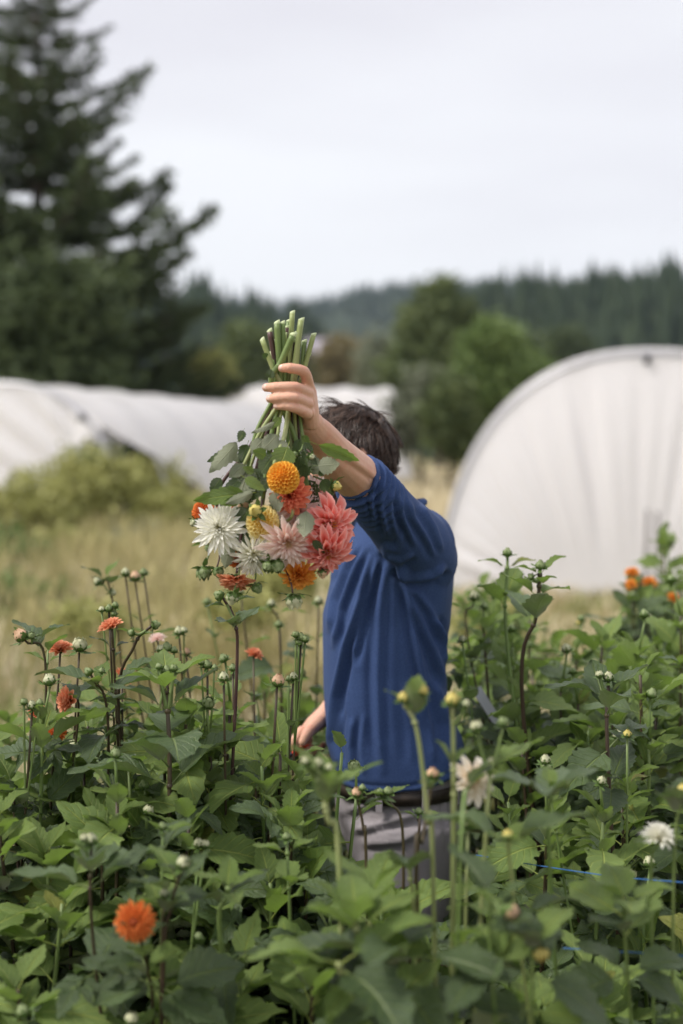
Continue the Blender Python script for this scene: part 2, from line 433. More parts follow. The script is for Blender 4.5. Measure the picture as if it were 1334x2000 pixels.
leafy_tree('evergreen_tree', 'dense dark evergreen filling the left edge below the fir', 'tree', gbase(40, 29),
           [blob(30, 640, 29, 190, 120), blob(130, 590, 29, 150, 90), blob(-60, 560, 29, 120, 120), blob(60, 740, 29, 200, 90)], MAT['fol_dark'], 420, 34, .12, 11, .42, .2)
fir_tree('fir_tree', 'smaller fir with drooping branches between the tall fir and the hills', gbase(325, 31), 5.6, 1.9, 12, 20, .03)
fir_tree('fir_tree', 'small bushy fir in front of the tall fir, above the long tunnel', gbase(190, 30), 5.9, 2.4, 13, 20, .03)
leafy_tree('shrub', 'low yellowish green shrub at the foot of the rounded dark tree', 'shrub', gbase(410, 33),
           [blob(405, 735, 33, 50, 50), blob(440, 760, 33, 28, 30)], MAT['fol_yellow'], 60, 30, .10, 13, .3, .06)
leafy_tree('conifer_tree', 'broad mid green conifer standing alone in the middle distance', 'tree', gbase(860, 62),
           [blob(858, 585, 62, 42, 45), blob(860, 640, 62, 72, 60), blob(850, 720, 62, 95, 80), blob(905, 690, 62, 60, 50), blob(800, 740, 62, 50, 55)], MAT['fol_mid'], 420, 34, .19, 14, .62, .3)
leafy_tree('bush', 'bright green bush left of the arched tunnel', 'bush', gbase(960, 36),
           [blob(960, 690, 36, 60, 50), blob(935, 770, 36, 65, 80), blob(1010, 760, 36, 65, 70), blob(965, 650, 36, 35, 25)], MAT['fol_bright'], 260, 34, .12, 15, .4, .12)
leafy_tree('bush', 'greyish green bush right of the dark haired head', 'bush', gbase(815, 34),
           [blob(812, 800, 34, 48, 52), blob(845, 770, 34, 40, 55), blob(795, 850, 34, 35, 35)], MAT['fol_grey'], 130, 32, .10, 16, .35, .08)
leafy_tree('bush', 'dark green bush at the left foot of the arched tunnel', 'bush', gbase(880, 32),
           [blob(878, 810, 32, 45, 70), blob(905, 850, 32, 40, 45)], MAT['fol_mid'], 120, 32, .11, 17, .35, .08)
leafy_tree('tree', 'tan autumn tree beside the far shed roof', 'tree', gbase(668, 120),
           [blob(665, 700, 120, 40, 38), blob(700, 730, 120, 45, 35), blob(630, 735, 120, 40, 30)], MAT['fol_tan'], 120, 32, .34, 18, 1.2, .25)
for i, (px, py, Y, rx, ry, lab, m) in enumerate([
        (470, 700, 95, 45, 60, 'dull green tree behind the long white tunnel', 'fol_mid'),
        (540, 700, 105, 50, 55, 'dark tree right behind the raised hand', 'fol_dark'),
        (745, 715, 110, 40, 50, 'small grey green tree left of the lone conifer', 'fol_grey'),
        (1080, 690, 120, 70, 50, 'dark rounded tree above the rim of the arched tunnel', 'fol_dark')]):
    leafy_tree('tree', lab, 'tree', gbase(px, Y), [blob(px, py, Y, rx, ry), blob(px + rx * .6, py + 40, Y, rx * .7, ry * .7)], MAT[m], 120, 30, .3, 30 + i, 1.1, .2)

# a small far shed with a lavender grey roof -------------------------------
MAT['shed_wall'] = simple('shed wall', (0.11, 0.10, 0.11), (0.15, 0.14, 0.15), 2, .9)
MAT['shed_roof'] = simple('shed roof', (0.34, 0.31, 0.36), (0.42, 0.39, 0.44), 1, .5)
c = P(612, 700, 125); s = 125 / F_PX
t = thing('shed', 'small far shed with a pale grey lavender roof above the raised hand', 'shed', (c.x, 125, 0))
m = MB(); m.box((c.x, 125, (c.z) / 2), (30 * s, 2.0, c.z / 2)); m.build('wall', MAT['shed_wall'], t, False)
m = MB(); rz = c.z
m.add([(c.x - 36 * s, 122.6, rz - .15), (c.x + 36 * s, 122.6, rz - .15), (c.x + 36 * s, 125, rz + 38 * s), (c.x - 36 * s, 125, rz + 38 * s), (c.x + 36 * s, 127.4, rz - .15), (c.x - 36 * s, 127.4, rz - .15)],
      [(0, 1, 2, 3), (3, 2, 4, 5), (0, 3, 5), (1, 4, 2), (0, 5, 4, 1)]); m.build('roof', MAT['shed_roof'], t, False)
m = MB(); m.box((c.x - 8 * s, 122.96, 1.0), (.5, .05, 1.0)); m.build('door', MAT['bark'], t, False)

# ================================================================== HOOP TUNNELS
n = N('greenhouse film')
f = n.noise(3.0, 4); col = n.mix(f, (0.93, 0.92, 0.94), (0.96, 0.95, 0.97))
MAT['film'] = n.bsdf(col, 0.35, 0.4, n.bump(n.noise(7.0, 3, dist=.6), 0.15, 0.04), transl=0.5, tcol=(0.95, 0.94, 0.96))
MAT['pipe'] = simple('galvanised pipe', (0.42, 0.42, 0.45), (0.52, 0.52, 0.55), 30, .4, .5, metal=0.5)
MAT['clamp'] = simple('dark clamp', (0.06, 0.06, 0.07), None, 1, .5)
MAT['wood_stake'] = simple('weathered stake', (0.16, 0.15, 0.15), (0.24, 0.22, 0.21), 30, .9)

def hoop_tunnel(label, a, b, half_w, height, n_hoop, sheet_range, seed, fold=0.03, scallop=0.05, group=None, clamp=False):
    """a row of arched pipes from ground point a to b with film over it; sheet_range = angles (0..pi) the film covers"""
    a = Vector((*a, 0)); b = Vector((*b, 0)); ax = (b - a).normalized(); side = Vector((ax.y, -ax.x, 0))
    t = thing('hoop_tunnel', label, 'tunnel', a, group)
    def arch(p, th, k=1.0):
        c, s_ = math.cos(th), math.sin(th)
        ca = math.copysign(abs(c) ** 0.86, c); sa = abs(s_) ** 0.92
        return p + side * (half_w * ca * k) + Vector((0, 0, height * sa * k))
    L = (b - a).length
    for i in range(n_hoop):
        p = a.lerp(b, i / (n_hoop - 1)); m = MB()
        m.tube([arch(p, math.pi * j / 30, .985) for j in range(31)], .040 if i == 0 else .024, 7)
        m.build('hoop', MAT['pipe'], t)
    m = MB(); m.tube([a + Vector((0, 0, height * .965)), b + Vector((0, 0, height * .965))], .02, 6); m.build('ridge_pipe', MAT['pipe'], t)
    nu = (n_hoop - 1) * 8; nv = 40; vs = []; uv = []
    for i in range(nu + 1):
        u = i / nu; p = a.lerp(b, u); ph = (u * (n_hoop - 1)) % 1.0
        sag = 1 - scallop * math.sin(math.pi * ph) * .5
        for j in range(nv + 1):
            lo = sheet_range[0](u) if callable(sheet_range[0]) else sheet_range[0]
            th = lo + (sheet_range[1] - lo) * j / nv
            th += 0.03 * math.sin(u * 17 + seed) * (1 if j in (0, nv) else 0)
            q = arch(p, th, 1.0 * sag)
            q += (q - p).normalized() * fold * mnoise.noise(Vector((u * L * 1.6, th * 2.2, seed)))
            vs.append(q - a)
    fs = [(i * (nv + 1) + j, i * (nv + 1) + j + 1, (i + 1) * (nv + 1) + j + 1, (i + 1) * (nv + 1) + j) for i in range(nu) for j in range(nv)]
    link('film_cover', new_mesh('film_cover', vs, fs, MAT['film']), t)
    return t, arch, a, ax, side

# right: arched end closed with a gathered curtain
RT, arch, ra, rax, rside = hoop_tunnel('white arched hoop tunnel at the right with its end curtain gathered', (P(1262, 900, 14.6).x, 14.6), (P(1262, 900, 14.6).x + 2.6, 26.5), 2.12, 2.62, 8, (0, math.pi), 1)
vs = []; nr, na = 26, 150
foot = Vector((-0.1, 0.0, 0.25))                                   # the folds gather towards the foot of the doorway
for j in range(na + 1):
    th = math.pi * j / na; rim = arch(ra, th, .99) - ra
    for i in range(nr + 1):
        u = i / nr; gx = rim.lerp(foot + rside * (0.9 * math.cos(th)) + Vector((0, 0, -.2)), u * .97)
        k = math.sin(math.pi * min(1, u * 1.15)) 
        g = j * .50 + 2.4 * math.sin(j * .13) + 1.2 * math.sin(j * .31 + 1); amp = .012 + .13 * max(0, mnoise.noise(Vector((j * .11, 5.3, 0)))) ** 1.2
        off = -rax * (.03 + (amp * math.sin(g) + .010 * math.sin(j * 1.3 + 2 * u)) * k + .05 * k)
        gx.z = max(gx.z, .02)
        vs.append(gx + off + rside * .02 * math.sin(g + 1) * k)
fs = [(j * (nr + 1) + i, j * (nr + 1) + i + 1, (j + 1) * (nr + 1) + i + 1, (j + 1) * (nr + 1) + i) for j in range(na) for i in range(nr)]
link('end_curtain', new_mesh('end_curtain', vs, fs, MAT['film']), RT)
m = MB(); q = arch(ra, math.pi / 2, .985); m.box(q - rax * .06 + Vector((0, 0, -.05)), (.025, .03, .05)); m.build('clamp', MAT['clamp'], RT, False)
m = MB(); m.tube([arch(ra, math.pi * j / 40, 1.004) - rax * .015 for j in range(41)], .022, 7); m.build('edge_rope', MAT['film'], RT)

# left: film drawn up, one flap tied back, crop growing inside
LT, arch, la, lax, lside = hoop_tunnel('long white hoop tunnel at the left with its side rolled up', (P(2, 900, 21).x, 21), (P(455, 900, 30).x, 30.3), 2.1, 2.62, 7, (lambda u: max(.22, .92 - 1.9 * u), math.pi), 2, group=None)
vs = []; nu, nv = 30, 16                                            # the tied back end flap hangs from the joint of the first hoop to the left
for i in range(nu + 1):
    th = math.pi * (.29 + .71 * i / nu); rim = arch(la, th, .98) - la
    for j in range(nv + 1):
        v = j / nv; tip = (arch(la, math.pi * .29, .98) - la).lerp(Vector((lside.x * .05, lside.y * .05, 0.12)), i / nu)
        q = rim.lerp(tip, v); k = math.sin(math.pi * v)
        vs.append(q - lax * (.04 + .07 * k * math.sin(i * 1.3 + v * 2)))
fs = [(i * (nv + 1) + j, i * (nv + 1) + j + 1, (i + 1) * (nv + 1) + j + 1, (i + 1) * (nv + 1) + j) for i in range(nu) for j in range(nv)]
link('end_flap', new_mesh('end_flap', vs, fs, MAT['film']), LT)
m = MB(); q = arch(la, math.pi * .29, .985); m.ball(q - lax * .05, (.07, .05, .06)); m.build('clamp', MAT['clamp'], LT)

# behind: a taller tunnel seen from the side
hoop_tunnel('further white tunnel behind the dark haired head', (P(750, 900, 42).x, 41.5), (P(430, 900, 41).x, 40.0), 2.3, 3.45, 5, (0, math.pi), 3)

# two weathered stakes before the curtain of the right tunnel
for k, (px, top) in enumerate([(1264, 995), (1284, 1000)]):
    b = P(px + (-3 if k == 0 else 0), 1190, 13.6); tp = P(px, top, 13.6); m = MB()
    m.tube([Vector((b.x, 13.6, 0)), tp], [.022, .018], 6)
    st = link('stake', m.mesh('stake', MAT['wood_stake'], True, (b.x, 13.6, 0))); st.location = (b.x, 13.6, 0)
    tag(st, ['weathered stake before the gathered curtain, the left one of two', 'weathered stake before the gathered curtain, the right one of two'][k], 'stake', 'stakes by the arched tunnel')

# ================================================================== MEADOW
MAT['grass'] = simple('dry grass', (0.46, 0.38, 0.22), (0.80, 0.72, 0.52), .8, .8, .15, transl=.3, island=True)
MAT['grass_green'] = simple('green grass', (0.17, 0.20, 0.06), (0.36, 0.37, 0.16), .9, .8, .15, transl=.3, island=True)
def grass(name, label, mat, n_tuft, blades, yr, xlim, h, seed, dens=None, w=.006):
    r = np.random.default_rng(seed)
    Y = yr[0] + (yr[1] - yr[0]) * r.random(n_tuft) ** 1.15; X = r.uniform(*xlim, n_tuft) * Y
    keep = np.ones(n_tuft, bool)
    if dens is not None: keep = np.array([r.random() < dens(x, y) for x, y in zip(X, Y)])
    X, Y = X[keep], Y[keep]; k = len(X)
    X = np.repeat(X, blades) + r.normal(0, .05, k * blades); Y = np.repeat(Y, blades) + r.normal(0, .05, k * blades)
    m = len(X); H = h * r.uniform(.5, 1.2, m) * np.where((X > .02 * Y) & (Y > 7.5) & (Y < 22), .42, 1.0); az = r.uniform(0, 6.283, m); bend = r.uniform(.05, .5, m) * H
    ww = w * (1 + Y / 9.0)
    dx, dy = np.cos(az), np.sin(az); Z = np.zeros(m)
    def pt(s, sd): return np.stack([X + dx * bend * s ** 2 - dy * sd * ww * (1 - .8 * s), Y + dy * bend * s ** 2 + dx * sd * ww * (1 - .8 * s), H * s * (1 - .15 * s)], 1)
    A = np.stack([pt(0, -1), pt(0, 1), pt(.55, 1), pt(.55, -1), pt(1, 1), pt(1, -1)], 1).reshape(-1, 3)
    b = np.arange(m)[:, None] * 6
    Fc = np.concatenate([b + np.array([[0, 1, 2, 3]]), b + np.array([[3, 2, 4, 5]])], 1).reshape(-1, 4)
    o = link(name, new_mesh(name, A, Fc.tolist(), MAT[mat], smooth=False)); o['kind'] = 'stuff'
    tag(o, label, 'grass'); return o
def gn(x, y, s=.5): return mnoise.noise(Vector((x * s, y * s, 9)))
grass('dry_grass', 'tall straw coloured dry grass of the meadow behind the dahlia bed', 'grass', 9000, 6, (4.3, 24), (-.30, .33), .62, 41, lambda x, y: .85 if gn(x, y) > -.1 else .3)
grass('green_grass', 'greenish grass mixed into the dry meadow', 'grass_green', 7500, 6, (4.6, 19), (-.30, .30), .5, 42, lambda x, y: .95 if (gn(x, y, .8) < 0.02 or x < -.1 * y) else .25)
grass('far_grass', 'pale dry grass of the field beyond the tunnels', 'grass', 5200, 5, (22, 62), (-.2, .2), .95, 43, None, .012)
MAT['weed_stalk'] = simple('weed stalks', (0.26, 0.25, 0.09), (0.58, 0.50, 0.27), .9, .8, .15, transl=.3, island=True)
grass('tall_weeds', 'tall tangled yellow green weeds of the meadow at the left', 'weed_stalk', 2200, 7, (6.5, 20), (-.28, -.02), .85, 44, lambda x, y: .9 if gn(x, y, .7) > .02 else .10, .008)
grass('tall_weeds', 'pale tangled weeds in front of the gathered curtain at the right', 'weed_stalk', 1200, 7, (6.5, 13.5), (.06, .28), .55, 45, lambda x, y: .8 if gn(x, y, .7) > -.05 else .1, .006)
# weeds and crop by the left tunnel, each a bush of its own
weeds = [(60, 1000, 17.5, 85, 75, 'fol_yellow', 'yellow green weed bush under the tied back flap'),
         (160, 965, 19.5, 70, 95, 'fol_yellow', 'tall yellow green crop plant just inside the open tunnel hoop'),
         (240, 985, 19.6, 60, 80, 'fol_yellow', 'yellow green crop plant beside the foot of the hoop'),
         (330, 1015, 19.6, 60, 55, 'fol_yellow', 'low yellow green weed bush right of the hoop foot'),
         (175, 960, 23.5, 60, 80, 'fol_bright', 'green crop plant deep inside the open tunnel'),
         (90, 1010, 24.0, 60, 60, 'fol_yellow', 'yellow crop plant deep inside the open tunnel, behind the flap edge'),
         (310, 965, 22.5, 60, 60, 'fol_yellow', 'yellow green crop plant showing under the rolled up tunnel side'),
         (20, 1090, 14.5, 90, 60, 'fol_bright', 'green weed clump at the left edge of the meadow'),
         (130, 1080, 15.5, 75, 50, 'fol_yellow', 'spreading weed clump in front of the open tunnel'),
         (250, 1075, 16.5, 60, 35, 'fol_grey', 'greyish weed clump before the hoop foot'),
         (40, 1165, 10.5, 85, 35, 'fol_bright', 'low green weed patch above the dahlias at the left edge'),
         (560, 1130, 9.0, 55, 30, 'fol_yellow', 'yellowish weed patch behind the hanging flowers'),
         (470, 1190, 7.0, 60, 26, 'fol_yellow', 'yellow green weed patch under the hanging flowers'),
         (170, 1210, 7.2, 70, 24, 'fol_yellow', 'yellow green weed patch behind the slender pale buds'),
         (960, 1215, 8.5, 60, 18, 'fol_yellow', 'yellowish weed patch before the white curtain'),
         (395, 1035, 20, 40, 42, 'fol_yellow', 'straggly weed bush left of the hanging flowers')]
for i, (px, py, Y, rx, ry, m, lab) in enumerate(weeds):
    leafy_tree('weed_bush', lab, 'weed', gbase(px, Y), [blob(px, py, Y, rx, ry), blob(px + rx * .5, py + ry * .4, Y, rx * .6, ry * .7), blob(px - rx * .5, py + ry * .5, Y, rx * .6, ry * .6)], MAT[m], 90 if Y > 12 else 60, 24, .0034 * Y, 60 + i, .0125 * Y, .015 * min(1, Y / 12), 'weeds by the left tunnel')
# ================================================================== DAHLIA PARTS (shared meshes)
def leaflet_into(mb, L, Wd, org, rot, rr, droop=0.25, fold=0.35, rows=10, m=0, teeth=0.13):
    """one serrated ovate blade along +Y from org"""
    us = (-1, -.55, 0, .55, 1); vs = []; uv = []; ph = rr.random() * 6; tw = rr.uniform(-.25, .25)
    for i in range(rows + 1):
        s = i / rows
        w = Wd * .5 * (math.sin(math.pi * min(1, s ** .72 + .015)) ** .75 if s < 1 else 0)
        w = max(w, .0015 if s in (0, 1) else .004)
        tooth = 1 + (teeth if i % 2 else -teeth * .35) * (1 if 0 < i < rows else 0)
        for u in us:
            edge = abs(u) == 1; ww = w * (tooth if edge else 1)
            x = u * ww; y = L * s + (L / rows * .35 if edge and i % 2 and i < rows - 1 else 0)
            z = fold * abs(x) * (1 - .3 * s) - droop * L * s ** 2 + .10 * Wd * math.sin(s * 8 + ph + (1.5 if u > 0 else 0)) * abs(u) ** 1.5 + tw * x * s
            vs.append(org + rot @ Vector((x, y, z))); uv.append((u * .5 + .5, s))
    fs = [(i * 5 + j, i * 5 + j + 1, (i + 1) * 5 + j + 1, (i + 1) * 5 + j) for i in range(rows) for j in range(4)]
    mb.add(vs, fs, m, uv)
def leaf_mesh(kind, seed, mat):
    """unit leaf: petiole from the origin along +Y; kind 1 = simple blade, 3/5 = leaflets on a midstalk"""
    rr = random.Random(seed); mb = MB(); I = Matrix.Identity(3)
    if kind == 1:
        pt = [Vector((0, 0, 0)), Vector((0, .10, .01)), Vector((0, .2, .012))]
        mb.tube(pt, [.014, .011, .009], 4, cap=False, uvv=(.5, .5))
        leaflet_into(mb, .85, rr.uniform(.42, .54), pt[-1], I, rr, rr.uniform(.05, .5), rr.uniform(.2, .5), 12)
    else:
        bend = rr.uniform(.12, .5)
        def ax(s): return Vector((.03 * math.sin(3 * s + seed), s, .06 * s - bend * s * s))
        mb.tube([ax(s) for s in (0, .15, .3, .45, .6)], [.013, .011, .010, .008, .006], 4, cap=False, uvv=(.5, .5))
        def fr(s): return frame(ax(s + .02) - ax(s), (0, 0, 1))
        leaflet_into(mb, rr.uniform(.36, .44), rr.uniform(.20, .27), ax(.58), fr(.58), rr, rr.uniform(.1, .4), rr.uniform(.15, .4))
        prs = [.30, .50] if kind == 3 else [.20, .36, .53]
        for s in prs:
            for sd in (-1, 1):
                q = Matrix.Rotation(-sd * R(rr.uniform(48, 66)), 3, 'Z') @ Matrix.Rotation(R(rr.uniform(-14, 14)), 3, 'Y')
                leaflet_into(mb, rr.uniform(.28, .37) * (1.0 if s > .4 else .85), rr.uniform(.14, .19), ax(s + rr.uniform(-.02, .02)), fr(s) @ q, rr, rr.uniform(.1, .45), rr.uniform(.15, .4), 8)
    return mb.mesh('leaf', mat)
LEAF = {k: [leaf_mesh(k, 100 * k + i, MAT['leaf']) for i in range(9)] for k in (1, 3, 5)}
YOUNG = [leaf_mesh(1, 700 + i, MAT['leaf_young']) for i in range(5)]

def flower_mat(name, base, tip, center=None, edge=None, rough=.7, transl=.34):
    """petal colour runs from the claw to the tip (uv v)"""
    n = N(name); sep = n.n('SeparateXYZ'); n.t.links.new(n.n('UVMap').outputs[0], sep.inputs[0])
    f = n.math('ADD', sep.outputs[1], n.math('MULTIPLY', n.math('SUBTRACT', n.noise(60, 2), .5), .25), True)
    col = n.ramp(f, [(0.0, center or base), (.35, base), (1.0, tip)])
    rnd = n.n('ObjectInfo').outputs['Random']
    col = n.mix(n.math('MULTIPLY', rnd, .18), col, tuple(c * .75 for c in base))
    w = n.n('TexWave', bands_direction='X'); w.inputs['Scale'].default_value = 5.0; w.inputs['Distortion'].default_value = .6
    n.t.links.new(n.n('UVMap').outputs[0], w.inputs['Vector'])
    if edge is not None:
        a = n.math('ABSOLUTE', n.math('MULTIPLY', n.math('SUBTRACT', sep.outputs[0], .5), 2.0))
        col = n.mix(n.math('MULTIPLY', n.math('POWER', a, 2.5), .8), col, edge)
    return n.bsdf(col, rough, .25, n.bump(w.outputs['Fac'], .2, .002), transl=transl)
FM = {
 'ball_orange': flower_mat('golden orange petals', (.90, .40, .04), (.95, .58, .09), (.75, .26, .02)),
 'coral': flower_mat('coral red petals', (.74, .13, .065), (.90, .33, .20), (.25, .02, .015)),
 'pale_pink': flower_mat('pale pink petals', (.86, .56, .53), (.93, .84, .80), (.66, .2, .18)),
 'yellow': flower_mat('soft yellow petals', (.90, .68, .16), (.93, .82, .42), (.80, .5, .05)),
 'white': flower_mat('white petals', (.90, .89, .76), (.94, .93, .88), (.80, .74, .32)),
 'blush': flower_mat('blush petals', (.91, .64, .57), (.94, .86, .82), (.88, .66, .3)),
 'big_coral': flower_mat('large coral pink petals', (.80, .12, .08), (.92, .42, .38), (.95, .62, .10), (.93, .60, .55)),
 'orange': flower_mat('orange petals', (.82, .30, .04), (.92, .46, .10), (.55, .15, .015)),
 'peach': flower_mat('peach orange petals', (.74, .24, .10), (.84, .43, .27), (.55, .12, .03)),
 'red_orange': flower_mat('red orange petals', (.70, .15, .03), (.86, .30, .08), (.16, .018, .008)),
 'cream': flower_mat('cream petals', (.92, .80, .64), (.95, .91, .84), (.86, .62, .28)),
}
MAT['calyx'] = simple('flower calyx', (.07, .13, .03), (.14, .21, .06), 60, .5, .35, transl=.15)
MAT['calyx_dark'] = simple('dark calyx', (.035, .065, .02), (.08, .12, .035), 60, .5, .35)
MAT['bud_cream'] = simple('cream bud scales', (.44, .46, .26), (.60, .60, .42), 80, .5, .3, transl=.15)
MAT['bud_yellow'] = simple('yellow bud scales', (.60, .48, .10), (.70, .62, .24), 80, .5, .3, transl=.15)
MAT['bud_peach'] = simple('peach bud scales', (.58, .32, .18), (.68, .50, .34), 80, .5, .3, transl=.15)
MAT['bud_green'] = simple('green bud scales', (.17, .23, .09), (.30, .36, .18), 80, .5, .3, transl=.15)

def petal_mesh(mat, width, cup, tipw, curl, seed, rows=6, notch=0.0):
    """unit petal from the origin along +Y, front side +Z; cup = trough depth, curl = bend of the tip (+ back)"""
    rr = random.Random(seed); vs = []; uv = []; us = (-1, -.5, 0, .5, 1)
    for i in range(rows + 1):
        s = i / rows
        w = width * .5 * ((.35 + .65 * math.sin(math.pi * min(.5, s * .8))) * (1 - max(0, (s - .6) / .4) ** 2 * (1 - tipw)))
        ang = curl * max(0, s - .45) ** 1.6
        for u in us:
            x = u * w; z = cup * width * (u * u - .3) * math.sin(math.pi * (.15 + .8 * s)) - ang * s * .6 + .02 * math.sin(seed + 5 * s + u)
            y = s * (1 - .25 * abs(ang)) - (notch if i == rows and abs(u) == 1 else 0) * width
            vs.append((x, y, z)); uv.append((u * .5 + .5, s))
    fs = [(i * 5 + j, i * 5 + j + 1, (i + 1) * 5 + j + 1, (i + 1) * 5 + j) for i in range(rows) for j in range(4)]
    return new_mesh('petal', vs, fs, mat, None, True, uv)

def ball_type(key, n_pet, seed):
    """tight pompon: cupped petals standing on a sphere in a golden spiral"""
    rr = random.Random(seed); mat = FM[key]; meshes = [petal_mesh(mat, .62, .75, .72, .5 * k, seed + i, 6) for i, k in enumerate((.7, 1.0, 1.3))]; lay = []
    for i in range(n_pet):
        f = (i + .5) / n_pet; ct = 1 - 1.55 * f; st = math.sqrt(max(0, 1 - ct * ct)); az = i * 2.399963
        d = Vector((st * math.cos(az), st * math.sin(az), ct)); up = Vector((-math.cos(az) * .3, -math.sin(az) * .3, 1.0)); up = (up - d * up.dot(d)).normalized()
        L = (.26 + .30 * min(1, f * 2.2)) * rr.uniform(.94, 1.05)
        lay.append((meshes[rr.randrange(3)], mat4(frame((d + Vector((rr.gauss(0, .05), rr.gauss(0, .05), -.12)) ).normalized(), up), d * (.46 + .10 * (1 - f)), (L * 1.0, L, L))))
    mb = MB(); mb.ball((0, 0, 0), (.52, .52, .52), 14, 10, 0, uvv=(.5, .2)); mb.ball((0, 0, -.5), (.28, .28, .2), 10, 6, 1)
    for k in range(7):
        a = 2 * math.pi * k / 7; d = Vector((math.cos(a), math.sin(a), -.3)).normalized(); leaflet_into(mb, .5, .28, Vector((0, 0, -.5)) + d * .15, frame(d, (0, 0, 1)), rr, -.2, .2, 4, 1, 0)
    return mb.mesh('bloom', [mat, MAT['calyx']]), lay

def bloom_type(key, n_pet, width, cup, tipw, curl, el0, el1, len0, len1, core_r, seed, notch=0., calyx='calyx', rise=.12, jitter=.1, power=1.0):
    """petal layout on a golden spiral: el = elevation from the flower's axis, outer petals first. Radius 1 = outer petal reach"""
    rr = random.Random(seed); mat = FM[key]; meshes = [petal_mesh(mat, width, cup, tipw, curl * k, seed + i, 6, notch) for i, k in enumerate((.7, 1.0, 1.35))]
    lay = []
    for i in range(n_pet):
        f = (i + .5) / n_pet                    # 0 outer .. 1 inner
        g = f ** power
        th = el0 + (el1 - el0) * g + rr.gauss(0, 5) * jitter * 10 / 6
        L = len0 + (len1 - len0) * g; L *= rr.uniform(1 - jitter, 1 + jitter * .6)
        az = i * 2.399963 + rr.gauss(0, .06)
        d = Vector((math.sin(R(th)) * math.cos(az), math.sin(R(th)) * math.sin(az), math.cos(R(th))))
        inner = d.cross(Vector((-math.sin(az), math.cos(az), 0)))      # towards the axis side
        up = -inner if (-inner).dot(Vector((-math.cos(az), -math.sin(az), .6))) > 0 else inner
        rot = frame(d, up)
        org = Vector((math.cos(az), math.sin(az), 0)) * core_r * (1 - .75 * g) + Vector((0, 0, rise * g))
        lay.append((meshes[rr.randrange(3)], mat4(rot, org, (L * rr.uniform(.85, 1.1), L, L))))
    mb = MB()                                    # calyx, receptacle and the tight heart
    mb.ball((0, 0, -.03), (core_r * 1.15, core_r * 1.15, core_r * .8), 10, 6, 1)
    for k in range(7):
        a = 2 * math.pi * k / 7; d = Vector((math.cos(a), math.sin(a), rr.uniform(-.5, .1))).normalized()
        leaflet_into(mb, core_r * 2.0, core_r * 1.0, Vector((0, 0, -.05)) + d * core_r * .5, frame(d, (0, 0, 1)), rr, -.2, .2, 4, 1, 0)
    mb.ball((0, 0, rise * .7), (core_r * .8, core_r * .8, core_r * .7), 10, 6, 0, uvv=(.5, .1))
    for k in range(26):
        f = (k + .5) / 26; a = k * 2.4; rad = core_r * .85 * math.sqrt(1 - f)
        d = Vector((math.cos(a) * (.5 - .4 * f), math.sin(a) * (.5 - .4 * f), 1)).normalized()
        b = Vector((rad * math.cos(a), rad * math.sin(a), rise * .8 + .05 * f)); L = len1 * .5
        mb.tube([b, b + d * L * .5, b + d * L], [core_r * .16, core_r * .13, core_r * .03], 4, 0, uvv=(.5, .12))
    core = mb.mesh('bloom', [mat, MAT[calyx]])
    return core, lay
BT = {
 'ball_orange': ball_type('ball_orange', 120, 1),
 'ball_yellow': ball_type('yellow', 120, 2),
 'coral': bloom_type('coral', 60, .36, .4, .35, .35, 95, 20, .92, .42, .16, 3, rise=.16),
 'pale_pink': bloom_type('pale_pink', 62, .26, .5, .15, .3, 92, 25, .95, .5, .15, 4, rise=.14),
 'white': bloom_type('white', 100, .19, .5, .35, .2, 96, 12, .98, .5, .14, 5, .5, rise=.14, jitter=.16),
 'white_spiky': bloom_type('white', 96, .16, .5, .25, .1, 100, 10, 1.0, .55, .14, 6, .6, rise=.14, jitter=.2),
 'blush': bloom_type('blush', 60, .23, .5, .06, .2, 88, 25, 1.0, .45, .13, 7, rise=.12, jitter=.12),
 'big_coral': bloom_type('big_coral', 66, .30, .42, .06, 1.0, 100, 16, 1.05, .5, .13, 8, rise=.14, jitter=.28),
 'orange': bloom_type('orange', 74, .36, .5, .4, .3, 105, 12, .92, .45, .17, 9, rise=.2, jitter=.14),
 'peach': bloom_type('peach', 48, .46, .5, .5, .2, 84, 12, .95, .5, .2, 10, rise=.16, jitter=.1),
 'red_orange': bloom_type('red_orange', 150, .26, .6, .35, .3, 100, 30, .62, .30, .42, 11, rise=.26, jitter=.09),
 'cream': bloom_type('cream', 40, .36, .45, .3, .3, 92, 20, 1.0, .5, .14, 12, rise=.14, jitter=.12),
 'side_orange': bloom_type('peach', 44, .46, .5, .6, .2, 78, 8, .9, .55, .24, 13, rise=.2, jitter=.08),
}
def add_bloom(kind, parent, loc, facing, radius, spin=0.0, squash=1.0):
    core, lay = BT[kind]
    b = put('bloom', core, parent, mat4(zframe(facing, spin), loc, (radius, radius, radius * squash)))
    for me, M in lay: link('petal', me, b).matrix_basis = M
    return b

